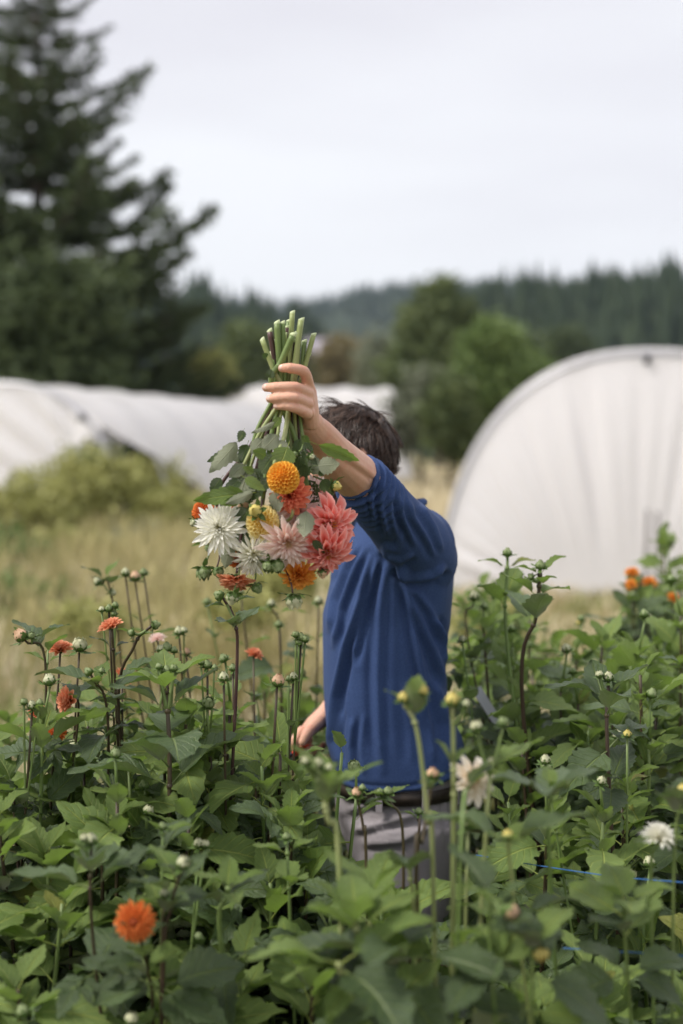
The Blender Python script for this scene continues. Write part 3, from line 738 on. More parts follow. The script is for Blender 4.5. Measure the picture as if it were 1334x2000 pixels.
def bud_mesh(mat, seed, open_=0.0, bracts=6, dark=False):
    """unit bud, stalk end at the origin, tip along +Z"""
    rr = random.Random(seed); mb = MB(); cx = 1
    mb.ball((0, 0, .42), (.40, .40, .44), 9, 6, 0)
    for ring, (n_, th0, L) in enumerate([(7, 62, .62), (6, 40, .60)]):
        for k in range(n_):
            a = 2 * math.pi * (k + ring * .5) / n_; d = Vector((math.cos(a), math.sin(a), 0))
            th = th0 + open_ * 25; 
            b = Vector((0, 0, .12)) + d * .34 * (1 - ring * .2)
            pts = [b, Vector((0, 0, .50)) + d * (.46 + open_ * .1) * (1 - ring * .18), Vector((0, 0, .86 + .1 * ring)) + d * (.12 + open_ * .4)]
            c = d.cross(Vector((0, 0, 1)))
            vs = []; 
            for i, p in enumerate(curve_pts(pts, 2)):
                w = .24 * math.sin(math.pi * (.2 + .75 * i / 4)) ; vs += [p - c * w - d * .03, p + d * .03, p + c * w - d * .03]
            mb.add(vs, [(3 * i + j, 3 * i + j + 1, 3 * i + j + 4, 3 * i + j + 3) for i in range(4) for j in range(2)], 0)
    for k in range(6):                              # green sepals clasping the lower half
        a = 2 * math.pi * (k + .2) / 6; d = Vector((math.cos(a), math.sin(a), 0)); c = d.cross(Vector((0, 0, 1))); vs = []
        for i, p in enumerate(curve_pts([Vector((0, 0, .02)) + d * .16, Vector((0, 0, .24)) + d * .47, Vector((0, 0, .66 + rr.uniform(-.12, .1))) + d * (.44 + open_ * .15)], 2)):
            w = .27 * math.sin(math.pi * (.25 + .72 * i / 4)); vs += [p - c * w - d * .04, p + d * .02, p + c * w - d * .04]
        mb.add(vs, [(3 * i + j, 3 * i + j + 1, 3 * i + j + 4, 3 * i + j + 3) for i in range(4) for j in range(2)], cx)
    for k in range(bracts):
        a = 2 * math.pi * (k + .3) / bracts; d = Vector((math.cos(a), math.sin(a), rr.uniform(-.35, .25))).normalized()
        leaflet_into(mb, rr.uniform(.7, 1.05), .40, Vector((0, 0, .05)) + d * .12, frame(d, (0, 0, 1)), rr, rr.uniform(-.6, .1), .3, 5, cx, 0)
    mb.ball((0, 0, .08), (.22, .22, .12), 8, 4, cx)
    return mb.mesh('bud', [mat, MAT['calyx_dark' if dark else 'calyx']])
BUD = {c: [bud_mesh(MAT['bud_' + c], 5 * i + j, o) for j, o in enumerate((0, .15, .5))] for i, c in enumerate(('green', 'cream', 'yellow', 'peach'))}
def add_bud(col, parent, loc, facing, size, k=0):
    return put('bud', BUD[col][k % 3], parent, mat4(zframe(facing, k * 1.1), loc, size))

def add_leaf(parent, me, loc, d, up, size):
    if size > .06 and 1.9 < loc[1] < 3.2:                # the picker has pushed the foliage aside where he stands and reaches
        for fr_ in (.45, .95):
            q = to_px(np.array([Vector(loc) + Vector(d).normalized() * size * fr_]))[0]
            if (628 < q[0] < 912 and q[1] < 1640) or (556 < q[0] < 660 and 1375 < q[1] < 1480): return None
    return put('leaf', me, parent, mat4(frame(d, up), loc, size))

# ================================================================== PLANTS IN THE BED
PLANTS = []
def dahlia_plant(x, y, h, seed, label, group, n_stem=5, spread=.16, stalks=(), leafsize=.215, dark=True, zmin=.30, ends=True, dens=1.0, young=.22):
    """stalks: hand placed stems, dicts with tip (world), kind bud/bloom ..."""
    rr = random.Random(seed); base = Vector((x, y, .03))
    t = thing('dahlia_plant', label, 'flower plant', base, group)
    def leaves_at(p, az, f, size, up_bias=0.0):
        for sd in (0, math.pi):
            if rr.random() > .93 * dens: continue
            a = az + sd + rr.uniform(-.35, .35); el = R(rr.uniform(-28, 40) + 30 * max(0, f - .4)) + up_bias
            d = Vector((math.cos(el) * math.cos(a), math.cos(el) * math.sin(a), math.sin(el)))
            up = Vector((rr.uniform(-.6, .6), rr.uniform(-.9, .4), 1))
            if f > .86 and rr.random() < .75: me = rr.choice(YOUNG); s = size * .62
            elif f > .62: me = rr.choice(LEAF[1] + LEAF[3]) if rr.random() > young * .5 else rr.choice(YOUNG); s = size * (rr.uniform(.38, .62) if me in LEAF[1] or me in YOUNG else rr.uniform(.65, .95))
            else: me = rr.choice(LEAF[3] + LEAF[5] + LEAF[5]); s = size * rr.uniform(.85, 1.35)
            add_leaf(t, me, p, d, up, s)
    n_stem += 2; leafsize *= .98
    for k in range(n_stem):
        a = 2 * math.pi * (k + rr.uniform(-.3, .3)) / max(1, n_stem) + seed; sp = spread * rr.uniform(.5, 1.25)
        hh = h * rr.uniform(.82, 1.06)
        tip = base + Vector((math.cos(a) * sp, math.sin(a) * sp, hh))
        mid = base + Vector((math.cos(a) * sp * .75, math.sin(a) * sp * .75, hh * .5)) + Vector((rr.uniform(-.02, .02), rr.uniform(-.02, .02), 0))
        pts = curve_pts([base + Vector((math.cos(a) * .03, math.sin(a) * .03, -.02)), mid, tip], 8)
        mb = MB(); mb.tube(pts, [.0058 * (1 - .45 * i / 16) for i in range(17)], 6)
        mb.build('stem', MAT['stem_dark' if (rr.random() < .6) == dark else 'stem_green'], t)
        z = zmin + rr.uniform(0, .08); az = rr.random() * 6
        while z < hh - .02:
            f = z / hh; p = pts[min(16, int(f * 16))].lerp(pts[min(16, int(f * 16) + 1)], f * 16 - int(f * 16)) if f < 1 else pts[-1]
            leaves_at(p, az, f, leafsize); az += math.pi / 2 + rr.uniform(-.2, .2); z += rr.uniform(.045, .065)
        # leafy tip with a small bud
        for j in range(6):
            a2 = az + j * math.pi / 2; el = R(rr.uniform(35, 68)); d = Vector((math.cos(a2) * math.cos(el), math.sin(a2) * math.cos(el), math.sin(el)))
            add_leaf(t, rr.choice(YOUNG), tip - Vector((0, 0, .014 * j)), d, (-d.x, -d.y, 1), leafsize * rr.uniform(.24, .42))
        if ends and rr.random() < .3:
            mb = MB(); L = rr.uniform(.03, .10); dd = Vector((rr.uniform(-.25, .25), rr.uniform(-.25, .25), 1)).normalized()
            mb.tube([tip, tip + dd * L * .6, tip + dd * L], [.0032, .0026, .0024], 5); mb.build('stem', MAT['stem_green'], t)
            add_bud(rr.choice(['green', 'green', 'cream']), t, tip + dd * L, dd + Vector((rr.uniform(-.4, .4), rr.uniform(-.4, .4), 0)), rr.uniform(.016, .024), rr.randrange(3))
    for st in stalks: stalk(t, base, rr, **st)
    PLANTS.append(t); return t

def stalk(t, base, rr, px, py, Y, via=None, bud=None, bloom=None, size=.02, facing=(0, -.3, 1), r=.0035, mat='stem_dark', nodes=(), foot=None, side=(), k=0, squash=1.0, spin=0.):
    """a stem rising from the plant to where the photo shows its flower; nodes = (fraction, leaf size, azimuth deg[, young]) leaf pairs"""
    tip = P(px, py, Y); f = P(*foot) if foot else Vector((base.x + (tip.x - base.x) * .55 + rr.uniform(-.02, .02), base.y + (tip.y - base.y) * .6 + rr.uniform(-.02, .02), tip.z * .45))
    ctrl = [base + Vector((0, 0, .02)), f] + ([P(*v) for v in (via if via and hasattr(via[0], '__len__') else ([via] if via else []))]) + [tip]
    pts = curve_pts(ctrl, 7); n_ = len(pts)
    mb = MB(); mb.tube(pts, [r * (.86 - .26 * i / (n_ - 1)) for i in range(n_)], 7); mb.build('stem', MAT[mat], t)
    L5 = min(.2, .08 * Y)
    for fr_ in (.42, .5, .57, .64, .71):                     # foliage on the lower half of the stalk
        i = int(fr_ * (n_ - 1)); a0 = rr.random() * 6
        if pts[i].z > (1.09 if Y > 2.45 else 1.0 if Y < 1.95 else .84): continue
        for sd in (0, math.pi):
            a = a0 + sd; el = R(rr.uniform(-20, 45)); d = Vector((math.cos(el) * math.cos(a), math.cos(el) * math.sin(a), math.sin(el)))
            add_leaf(t, rr.choice(LEAF[3] + LEAF[1] if Y > 1.95 else YOUNG + LEAF[1]), pts[i], d, (rr.uniform(-.5, .5), rr.uniform(-.7, .3), 1), L5 * rr.uniform(.45, .85))
    for nd in nodes:
        fr_, s, az = nd[:3]; yg = len(nd) > 3 and nd[3]; ee = nd[4] if len(nd) > 4 else None; g = fr_ * (n_ - 1); i = min(n_ - 2, int(g)); p = pts[i].lerp(pts[i + 1], g - i)
        mk = MB(); mk.ball(p, r * 1.05, 7, 4); mk.build('node', MAT[mat], t)
        for sd in (0, math.pi):
            a = R(az) + sd + rr.uniform(-.2, .2); el = R(rr.uniform(15, 50) if ee is None else ee + rr.uniform(-8, 8)); d = Vector((math.cos(el) * math.cos(a), math.cos(el) * math.sin(a), math.sin(el)))
            add_leaf(t, rr.choice(YOUNG if yg else LEAF[1]), p, d, (-d.x * .6, -d.y * .6, 1), s * rr.uniform(.85, 1.1))
    if not nodes:                                   # small bract leaves high on a bare flower stem
        for fr_, s_ in ((.74, .078), (.85, .058), (.93, .036)):
            g = fr_ * (n_ - 1); i = int(g); p = pts[i].lerp(pts[i + 1], g - i); a0 = rr.random() * 6
            for sd in (0, math.pi):
                d = Vector((math.cos(a0 + sd) * .7, math.sin(a0 + sd) * .7, rr.uniform(.4, 1.1))).normalized()
                if rr.random() < .8: add_leaf(t, rr.choice(YOUNG + LEAF[1]), p, d, (-d.x, -d.y, .8), s_ * rr.uniform(.7, 1.2))
    fac = Vector(facing)
    if bud: add_bud(bud, t, tip, fac, size, k)
    if bloom: add_bloom(bloom, t, tip + fac.normalized() * size * .12, fac, size, spin, squash)
    for (dx, dy, col, s) in side:                 # little side buds on short stalks
        q = P(px + dx, py + dy, Y - .005); root = pts[max(0, n_ - 3)]
        mb = MB(); mb.tube(curve_pts([root, root.lerp(q, .6) + Vector((0, 0, -.004)), q], 3), [r * .6] * 7, 5); mb.build('stem', MAT['stem_green'], t)
        add_bud(col, t, q, (q - root).normalized() + Vector((0, 0, .6)), s, rr.randrange(3))

MIX = 'dahlia plants without open flowers'
S = dict
# --- left, in focus: taller plants carrying orange blooms
dahlia_plant(-.62, 2.62, 1.03, 1, 'dahlia plant at the left edge with peach blooms, buds and dark stems', 'dahlia plants in bloom', stalks=[
    S(px=118, py=1272, Y=2.66, bloom='peach', size=.024, facing=(-.1, -.4, 1), nodes=()),
    S(px=48, py=1250, Y=2.62, bud='peach', size=.026, via=(90, 1330, 2.64), facing=(-.6, -.2, .8), side=[(14, -4, 'green', .013)], k=1),
    S(px=155, py=1272, Y=2.70, bud='cream', size=.028, facing=(.1, -.2, 1), k=2),
    S(px=94, py=1268, Y=2.74, mat='stem_green', nodes=[(.98, .045, 10, 1)]),
    S(px=139, py=1368, Y=2.58, bloom='side_orange', size=.028, facing=(-.75, -.65, .15), via=(150, 1430, 2.62)),
    S(px=74, py=1395, Y=2.68, bloom='peach', size=.020, facing=(-.3, -.7, .6)),
    S(px=108, py=1432, Y=2.64, bloom='red_orange', size=.024, facing=(.1, -.8, .5)),
    S(px=63, py=1385, Y=2.52, bud='cream', size=.018, side=[(-16, -8, 'green', .013), (14, -6, 'green', .014)], nodes=[(.86, .10, 60)])])
dahlia_plant(-.40, 2.72, 1.05, 2, 'dahlia plant with a single peach bloom held above its leaves, left of centre', 'dahlia plants in bloom', stalks=[
    S(px=219, py=1228, Y=2.70, bloom='peach', size=.026, facing=(-.35, -.15, 1), r=.004, via=(228, 1400, 2.72), nodes=[(.90, .05, 20), (.72, .10, 40)]),
    S(px=213, py=1196, Y=2.80, bud='green', size=.017, facing=(0, 0, 1), side=[(-14, 0, 'cream', .013), (12, -8, 'green', .014), (10, 8, 'green', .012)]),
    S(px=296, py=1222, Y=2.62, via=[(232, 1400, 2.66), (262, 1262, 2.63)], bud='green', size=.018, facing=(1, 0, .2), r=.0042, nodes=[(.8, .045, 30, 1)], side=[(-34, 16, 'green', .014)]),
    S(px=238, py=1322, Y=2.78, bloom='peach', size=.02, facing=(.6, -.3, .6)),
    S(px=178, py=1318, Y=2.55, bud='green', size=.017, via=(212, 1430, 2.6), facing=(-.6, 0, .7), side=[(20, -4, 'green', .012)], nodes=[(.9, .07, 80, 1), (.78, .12, 0)])])
dahlia_plant(-.27, 3.35, .95, 3, 'dahlia plant behind the left bloomers with slender pale buds on tall stems', 'dahlia plants in bloom', stalks=[
    S(px=195, py=1142, Y=3.3, bud='cream', size=.020, facing=(-.6, 0, .8), via=(222, 1185, 3.3), side=[(20, 14, 'cream', .016)]),
    S(px=245, py=1126, Y=3.35, bud='cream', size=.022, facing=(0, 0, 1), nodes=[(.86, .05, 0, 1)]),
    S(px=264, py=1136, Y=3.35, bud='peach', size=.027, facing=(0, 0, 1), k=1),
    S(px=281, py=1124, Y=3.38, bud='green', size=.02, nodes=[(.9, .06, 10, 1), (.75, .09, 80)]),
    S(px=308, py=1252, Y=3.1, bloom='blush', size=.022, facing=(-.2, -.2, 1), squash=1.3),
    S(px=350, py=1240, Y=3.1, bud='cream', size=.022, side=[(9, -3, 'cream', .016)]),
    S(px=364, py=1280, Y=3.12, bud='peach', size=.019)])
dahlia_plant(-.335, 2.44, 1.02, 4, 'dahlia plant with one thick straight dark stem and a young leafy top, left of centre', 'dahlia plants in bloom', stalks=[
    S(px=325, py=1318, Y=2.50, bud='green', size=.018, r=.0060, foot=(330, 1640, 2.46), facing=(0, 0, 1), nodes=[(.975, .085, 10, 1), (.94, .10, 95, 1), (.86, .125, 20), (.72, .16, 100), (.6, .17, 20)], side=[(-14, -10, 'green', .013), (14, -6, 'green', .014)]),
    S(px=326, py=1272, Y=2.64, bud='green', size=.02, side=[(-12, 2, 'cream', .015), (14, 4, 'green', .014)], nodes=[(.95, .08, 0, 1)])])
dahlia_plant(-.20, 2.66, 1.0, 5, 'dahlia plant with a tall purplish stem reaching up under the hanging flowers', 'dahlia plants in bloom', stalks=[
    S(px=436, py=1168, Y=2.56, via=[(462, 1330, 2.58), (458, 1215, 2.57)], bud='green', size=.020, facing=(-1, 0, .6), r=.0042, mat='stem_purple', nodes=[(.875, .050, 15), (.68, .07, 60)], side=[(22, 40, 'green', .015)]),
    S(px=405, py=1305, Y=2.62, bud='green', size=.018, side=[(-12, -6, 'green', .013), (14, 4, 'green', .012)], nodes=[(.92, .07, 0, 1), (.8, .11, 90)]),
    S(px=437, py=1330, Y=2.48, bud='cream', size=.019, nodes=[(.9, .06, 40, 1), (.78, .11, 100)]),
    S(px=495, py=1282, Y=3.05, bloom='peach', size=.02, facing=(.3, -.3, .8), squash=1.2)])
dahlia_plant(-.15, 2.60, 1.0, 6, 'dahlia plant left of the lowered hand with a peach bud on a dark stem', 'dahlia plants in bloom', stalks=[
    S(px=541, py=1340, Y=2.52, bud='peach', size=.024, facing=(.2, -.2, 1), r=.004, nodes=[(.72, .10, 20), (.9, .03, 80, 1)], k=1),
    S(px=588, py=1252, Y=2.66, bud='green', size=.018, side=[(-10, -6, 'green', .014), (8, 3, 'green', .014), (-4, 8, 'green', .013)], nodes=[(.7, .1, 30)]),
    S(px=573, py=1328, Y=2.64, bud='cream', size=.017, side=[(-9, 3, 'green', .012)]),
    S(px=455, py=1310, Y=2.75, mat='stem_dark', bud='green', size=.016, nodes=[(.85, .09, 30)])])
dahlia_plant(-.10, 3.75, .92, 7, 'dahlia plant behind the hanging flowers with thin budded stems', 'dahlia plants in bloom', stalks=[
    S(px=405, py=1180, Y=3.7, bud='green', size=.02, mat='stem_green'), S(px=470, py=1160, Y=3.7, bud='cream', size=.02, nodes=[(.9, .06, 0, 1)]),
    S(px=530, py=1185, Y=3.6, bud='cream', size=.022, nodes=[(.85, .08, 20, 1)], via=(548, 1260, 3.62)), S(px=545, py=1225, Y=3.5, bud='green', size=.02, nodes=[(.9, .07, 70, 1)]),
    S(px=622, py=1180, Y=3.6, bud='cream', size=.024, nodes=[(.93, .05, 0, 1), (.82, .07, 80)])])
# --- left foreground
dahlia_plant(-.56, 2.22, .82, 8, 'broad leafy dahlia plant without flowers in the left corner', MIX, n_stem=5, leafsize=.24, ends=False)
dahlia_plant(-.275, 2.06, .74, 9, 'dahlia plant with one dark centred red orange bloom facing out, lower left', 'dahlia plants in bloom', n_stem=4, leafsize=.22, stalks=[
    S(px=264, py=1800, Y=1.93, bloom='red_orange', size=.031, facing=(.0, -1, .22), via=(290, 1900, 1.99), foot=(300, 2050, 2.02)),
    S(px=356, py=1696, Y=1.97, bud='cream', size=.020, facing=(.2, -.2, 1), via=(335, 1770, 1.99), foot=(318, 1950, 2.0), k=1),
    S(px=178, py=1648, Y=2.05, bud='cream', size=.019, nodes=[(.93, .055, 20, 1), (.8, .10, 90), (.72, .11, 10)], side=[(-12, -4, 'cream', .013)], foot=(188, 1900, 2.05)),
    S(px=318, py=1620, Y=2.14, mat='stem_green', nodes=[(.97, .05, 20, 1), (.84, .09, 80)], foot=(315, 1850, 2.1), bud='green', size=.014),
    S(px=322, py=1752, Y=1.99, bud='cream', size=.015, foot=(315, 1930, 2.0)),
    S(px=388, py=1655, Y=2.22, bud='cream', size=.017, mat='stem_green', side=[(12, 2, 'cream', .014)], nodes=[(.93, .07, 0, 1)])])
dahlia_plant(-.05, 2.24, .80, 10, 'leafy dahlia plant with a pale young shoot low in the middle of the left half', MIX, n_stem=5, leafsize=.23, ends=False, stalks=[
    S(px=445, py=1735, Y=2.06, mat='stem_green', r=.005, nodes=[(.99, .06, 10, 1), (.95, .07, 100, 1), (.85, .10, 50)], foot=(440, 1900, 2.08)),
    S(px=560, py=1640, Y=2.20, mat='stem_green', r=.004, bud='green', size=.014, nodes=[(.98, .06, 10, 1), (.93, .08, 100, 1)])])
dahlia_plant(-.37, 1.80, .62, 11, 'dark leafy dahlia plant at the bottom edge, left of centre', MIX, n_stem=4, leafsize=.22, ends=False)
dahlia_plant(-.02, 1.92, .66, 12, 'dark leafy dahlia plant at the bottom edge near the middle', MIX, n_stem=4, leafsize=.23, ends=False)
dahlia_plant(-.50, 2.44, .95, 13, 'leafy dahlia plant under the orange blooms at the left', MIX, n_stem=5, leafsize=.22)
dahlia_plant(-.16, 2.42, .88, 14, 'leafy dahlia plant below the purplish stem', MIX, n_stem=5, leafsize=.23)
# --- centre foreground, out of focus, close to the lens
dahlia_plant(.012, 1.92, .70, 15, 'blurred dahlia plant close to the lens with pale leaves before the grey trousers', 'dahlia plants in bloom', n_stem=3, leafsize=.20, spread=.09, ends=False, young=1.0, stalks=[
    S(px=622, py=1500, Y=1.88, bud='cream', size=.016, r=.0050, mat='stem_pale', via=(640, 1600, 1.89), foot=(665, 1760, 1.90), nodes=[(.74, .085, 10, 1, 62), (.71, .080, 100, 1, 66), (.94, .03, 30, 1)], side=[(-22, -6, 'cream', .014), (18, 6, 'cream', .012), (4, 26, 'green', .012)]),
    S(px=690, py=1790, Y=1.82, mat='stem_pale', r=.005, foot=(720, 2000, 1.86), nodes=[(.97, .075, 10, 1, 55), (.92, .10, 100, 1, 40), (.84, .11, 40, 1)]),
    S(px=660, py=1880, Y=1.78, mat='stem_pale', r=.005, foot=(690, 2040, 1.82), nodes=[(.97, .12, 20, 1, 25), (.9, .14, 110, 0, 10)]),
    S(px=790, py=1850, Y=1.80, mat='stem_green', r=.005, foot=(770, 2040, 1.82), nodes=[(.97, .11, 60, 0, 15), (.9, .15, 150, 0, 5)]),
    S(px=720, py=1740, Y=1.94, mat='stem_pale', r=.005, foot=(722, 2000, 1.92), nodes=[(.97, .08, 170, 1, 55), (.9, .11, 70, 1, 30)])])
dahlia_plant(.15, 2.00, .70, 16, 'blurred dahlia plant with yellow buds and a cream bloom before the blue shirt', 'dahlia plants in bloom', n_stem=3, leafsize=.20, spread=.11, ends=False, young=.8, stalks=[
    S(px=788, py=1372, Y=1.90, bud='yellow', size=.017, r=.0042, mat='stem_pale', via=[(836, 1600, 1.92), (815, 1430, 1.90)], foot=(846, 1720, 1.94), nodes=[(.80, .062, 85, 1, 70), (.965, .032, 0, 1, 50)], side=[(32, -14, 'yellow', .015)]),
    S(px=884, py=1378, Y=1.90, bud='yellow', size=.021, r=.0048, mat='stem_pale', via=(886, 1520, 1.91), foot=(885, 1700, 1.93), nodes=[(.70, .05, 10, 1, 60), (.45, .10, 60)], facing=(0, -.3, 1), side=[(24, 4, 'cream', .012)]),
    S(px=918, py=1524, Y=1.98, bloom='cream', size=.036, facing=(.45, -.75, .3), r=.004, mat='stem_green', foot=(898, 1720, 1.8)),
    S(px=914, py=1618, Y=2.00, bud='cream', size=.026, facing=(.05, -.1, 1), mat='stem_pale', k=1), 
    S(px=845, py=1520, Y=2.0, bud='peach', size=.018, via=(826, 1640, 1.98), foot=(815, 1760, 1.95)),
    S(px=800, py=1690, Y=1.96, mat='stem_pale', r=.004, foot=(815, 1900, 1.98), nodes=[(.98, .085, 10, 1, 50), (.9, .11, 95)]),
    S(px=960, py=1500, Y=1.95, bud='cream', size=.017, mat='stem_pale', r=.004, foot=(945, 1690, 1.92), side=[(-28, -70, 'cream', .017), (22, -80, 'green', .015)], nodes=[(.84, .085, 20, 1)])])
dahlia_plant(.06, 2.30, .68, 17, 'dahlia plant with small budded shoots in front of the grey trousers', 'dahlia plants in bloom', n_stem=4, leafsize=.20, ends=False, stalks=[
    S(px=697, py=1556, Y=2.3, bud='peach', size=.018, via=(710, 1620, 2.3), foot=(716, 1720, 2.3), side=[(10, -12, 'green', .012)], k=1),
    S(px=758, py=1552, Y=2.3, bud='green', size=.016, nodes=[(.97, .045, 20, 1)], foot=(788, 1720, 2.3), side=[(-14, 2, 'green', .014)]),
    S(px=818, py=1590, Y=2.32, mat='stem_dark', bud='green', size=.013, foot=(812, 1720, 2.3), nodes=[(.9, .04, 10, 1)])])
dahlia_plant(.22, 2.20, .66, 18, 'leafy dahlia plant right of the grey trousers, low in the frame', MIX, n_stem=5, leafsize=.23, ends=False)
dahlia_plant(.28, 1.86, .64, 19, 'dark leafy dahlia plant at the bottom edge, right of the middle', MIX, n_stem=4, leafsize=.23, ends=False, stalks=[
    S(px=1052, py=1850, Y=1.78, bud='yellow', size=.020, facing=(.2, -.8, -.6), foot=(1040, 1980, 1.8), k=2, mat='stem_green'),
    S(px=985, py=1770, Y=1.74, bud='peach', size=.020, facing=(.8, -.3, -.6), foot=(960, 1900, 1.78), k=2, mat='stem_green')])
# --- right
dahlia_plant(.37, 2.05, .74, 20, 'dahlia plant with a yellow bud and upright pale leaves at the lower right', 'dahlia plants in bloom', n_stem=4, leafsize=.21, stalks=[
    S(px=992, py=1640, Y=1.85, bud='yellow', size=.016, r=.0035, mat='stem_pale', foot=(1010, 1800, 1.9), nodes=[(.9, .07, 60, 1), (.75, .11, 0)]),
    S(px=1078, py=1540, Y=1.98, mat='stem_green', r=.004, foot=(1076, 1740, 2.0), nodes=[(.92, .085, 10), (.8, .13, 80), (.98, .05, 100, 1)])])
dahlia_plant(.50, 2.10, .70, 21, 'dahlia plant with a half shed cream bloom at the right edge', 'dahlia plants in bloom', n_stem=4, leafsize=.21, stalks=[
    S(px=1285, py=1640, Y=2.0, bloom='white', size=.027, facing=(.1, -.25, 1), squash=1.2, mat='stem_green', foot=(1272, 1800, 2.02), nodes=[(.9, .04, 0, 1)]),
    S(px=1333, py=1552, Y=1.98, bud='yellow', size=.018, mat='stem_green', foot=(1315, 1760, 2.0), r=.003),
    S(px=1225, py=1760, Y=1.92, mat='stem_green', foot=(1225, 1900, 1.94), nodes=[(.98, .07, 10, 1), (.93, .09, 90, 1)])])
dahlia_plant(.46, 1.76, .58, 22, 'dark leafy dahlia plant in the bottom right corner', MIX, n_stem=4, leafsize=.21, ends=False)
dahlia_plant(.42, 2.62, .90, 23, 'dahlia plant right of the shirt hem with pale young shoots', MIX, n_stem=5, leafsize=.21)
dahlia_plant(.54, 2.50, .86, 24, 'dahlia plant with a dark upright stem and a yellow bud at the right', 'dahlia plants in bloom', n_stem=5, leafsize=.21, stalks=[
    S(px=1188, py=1330, Y=2.55, bud='cream', size=.020, r=.005, foot=(1190, 1540, 2.52), side=[(-16, -6, 'cream', .014)], nodes=[(.87, .10, 10), (.7, .12, 90)]),
    S(px=1225, py=1440, Y=2.5, bud='yellow', size=.016, mat='stem_green'),
    S(px=1065, py=1492, Y=2.4, bud='cream', size=.019, mat='stem_green', nodes=[(.9, .07, 60, 1)])])
dahlia_plant(.48, 3.28, 1.08, 25, 'leafy dahlia plant just behind the right side of the shirt hem', MIX, n_stem=5, leafsize=.21)
dahlia_plant(.52, 3.05, 1.06, 26, 'dahlia plant with two tall leafy stems before the white curtain', 'dahlia plants in bloom', n_stem=5, leafsize=.21, stalks=[
    S(px=991, py=1088, Y=3.1, bud='green', size=.022, r=.0055, mat='stem_green', foot=(998, 1330, 3.08), nodes=[(.945, .070, 20, 1), (.70, .11, 60, 1)], facing=(0, 0, 1)),
    S(px=1055, py=1112, Y=2.95, bud='green', size=.022, r=.0060, mat='stem_dark', via=(1048, 1200, 2.95), foot=(1022, 1400, 2.98), nodes=[(.955, .062, 10, 1), (.85, .07, 100, 1), (.76, .095, 30, 1), (.6, .13, 100)], side=[(-14, 18, 'green', .015)]),
    S(px=926, py=1172, Y=3.4, bud='cream', size=.026, foot=(922, 1300, 3.4), nodes=[(.7, .06, 0, 1)]),
    S(px=903, py=1255, Y=3.1, bud='cream', size=.018, mat='stem_green', nodes=[(.96, .06, 10, 1), (.9, .07, 90, 1)])])
dahlia_plant(.72, 3.0, 1.06, 27, 'dahlia plant with a large dull leaf, right of the two tall stems', MIX, n_stem=6, leafsize=.22)
dahlia_plant(.64, 2.72, .95, 28, 'leafy dahlia plant at the right edge, half way down', MIX, n_stem=5, leafsize=.22)
dahlia_plant(.92, 3.55, 1.14, 29, 'bright leafy dahlia plant below the orange blooms at the right edge', MIX, n_stem=5, leafsize=.20, young=.8)
dahlia_plant(1.0, 4.5, 1.12, 30, 'dahlia plant with fine dark foliage and orange pompon blooms at the right edge', 'dahlia plants in bloom', n_stem=7, leafsize=.17, stalks=[
    S(px=1235, py=1120, Y=4.4, bloom='orange', size=.025, facing=(-.1, -.5, .8), foot=(1245, 1260, 4.4)),
    S(px=1233, py=1142, Y=4.35, bloom='orange', size=.021, facing=(-.3, -.8, .4), foot=(1245, 1260, 4.4)),
    S(px=1268, py=1140, Y=4.4, bloom='orange', size=.028, facing=(.1, -.5, .8), foot=(1265, 1260, 4.4), nodes=[(.85, .05, 0)]),
    S(px=1314, py=1168, Y=4.3, bloom='orange', size=.022, facing=(.4, -.5, .6), foot=(1310, 1290, 4.3), nodes=[(.9, .06, 30)]),
    S(px=1236, py=1165, Y=4.3, bud='green', size=.02, foot=(1240, 1290, 4.3), nodes=[(.9, .05, 30), (.75, .07, 90)]),
    S(px=1132, py=1222, Y=4.0, bud='yellow', size=.02)])
dahlia_plant(.42, 3.7, 1.09, 31, 'dahlia plant with tiny pink buds behind the shirt on the right', MIX, n_stem=5, leafsize=.2, young=.8)
dahlia_plant(.70, 3.9, 1.10, 32, 'dahlia plant before the curtain, second row from the back', MIX, n_stem=5, leafsize=.19)
dahlia_plant(.52, 4.6, 1.06, 33, 'small dahlia plant nearest the white curtain', MIX, n_stem=5, leafsize=.18)
dahlia_plant(-.72, 3.15, .98, 34, 'dahlia plant at the far left edge of the bed behind the bloomers', MIX, n_stem=5, leafsize=.2)
dahlia_plant(-.48, 3.2, 1.02, 35, 'leafy dahlia plant in the back row left of the slender buds', MIX, n_stem=5, leafsize=.2)
dahlia_plant(-.24, 3.05, .98, 36, 'leafy dahlia plant behind the lowered hand', MIX, n_stem=5, leafsize=.2)
dahlia_plant(1.22, 4.9, 1.2, 37, 'dark leafy dahlia plant cut by the right edge behind the orange pompons', MIX, n_stem=6, leafsize=.18)
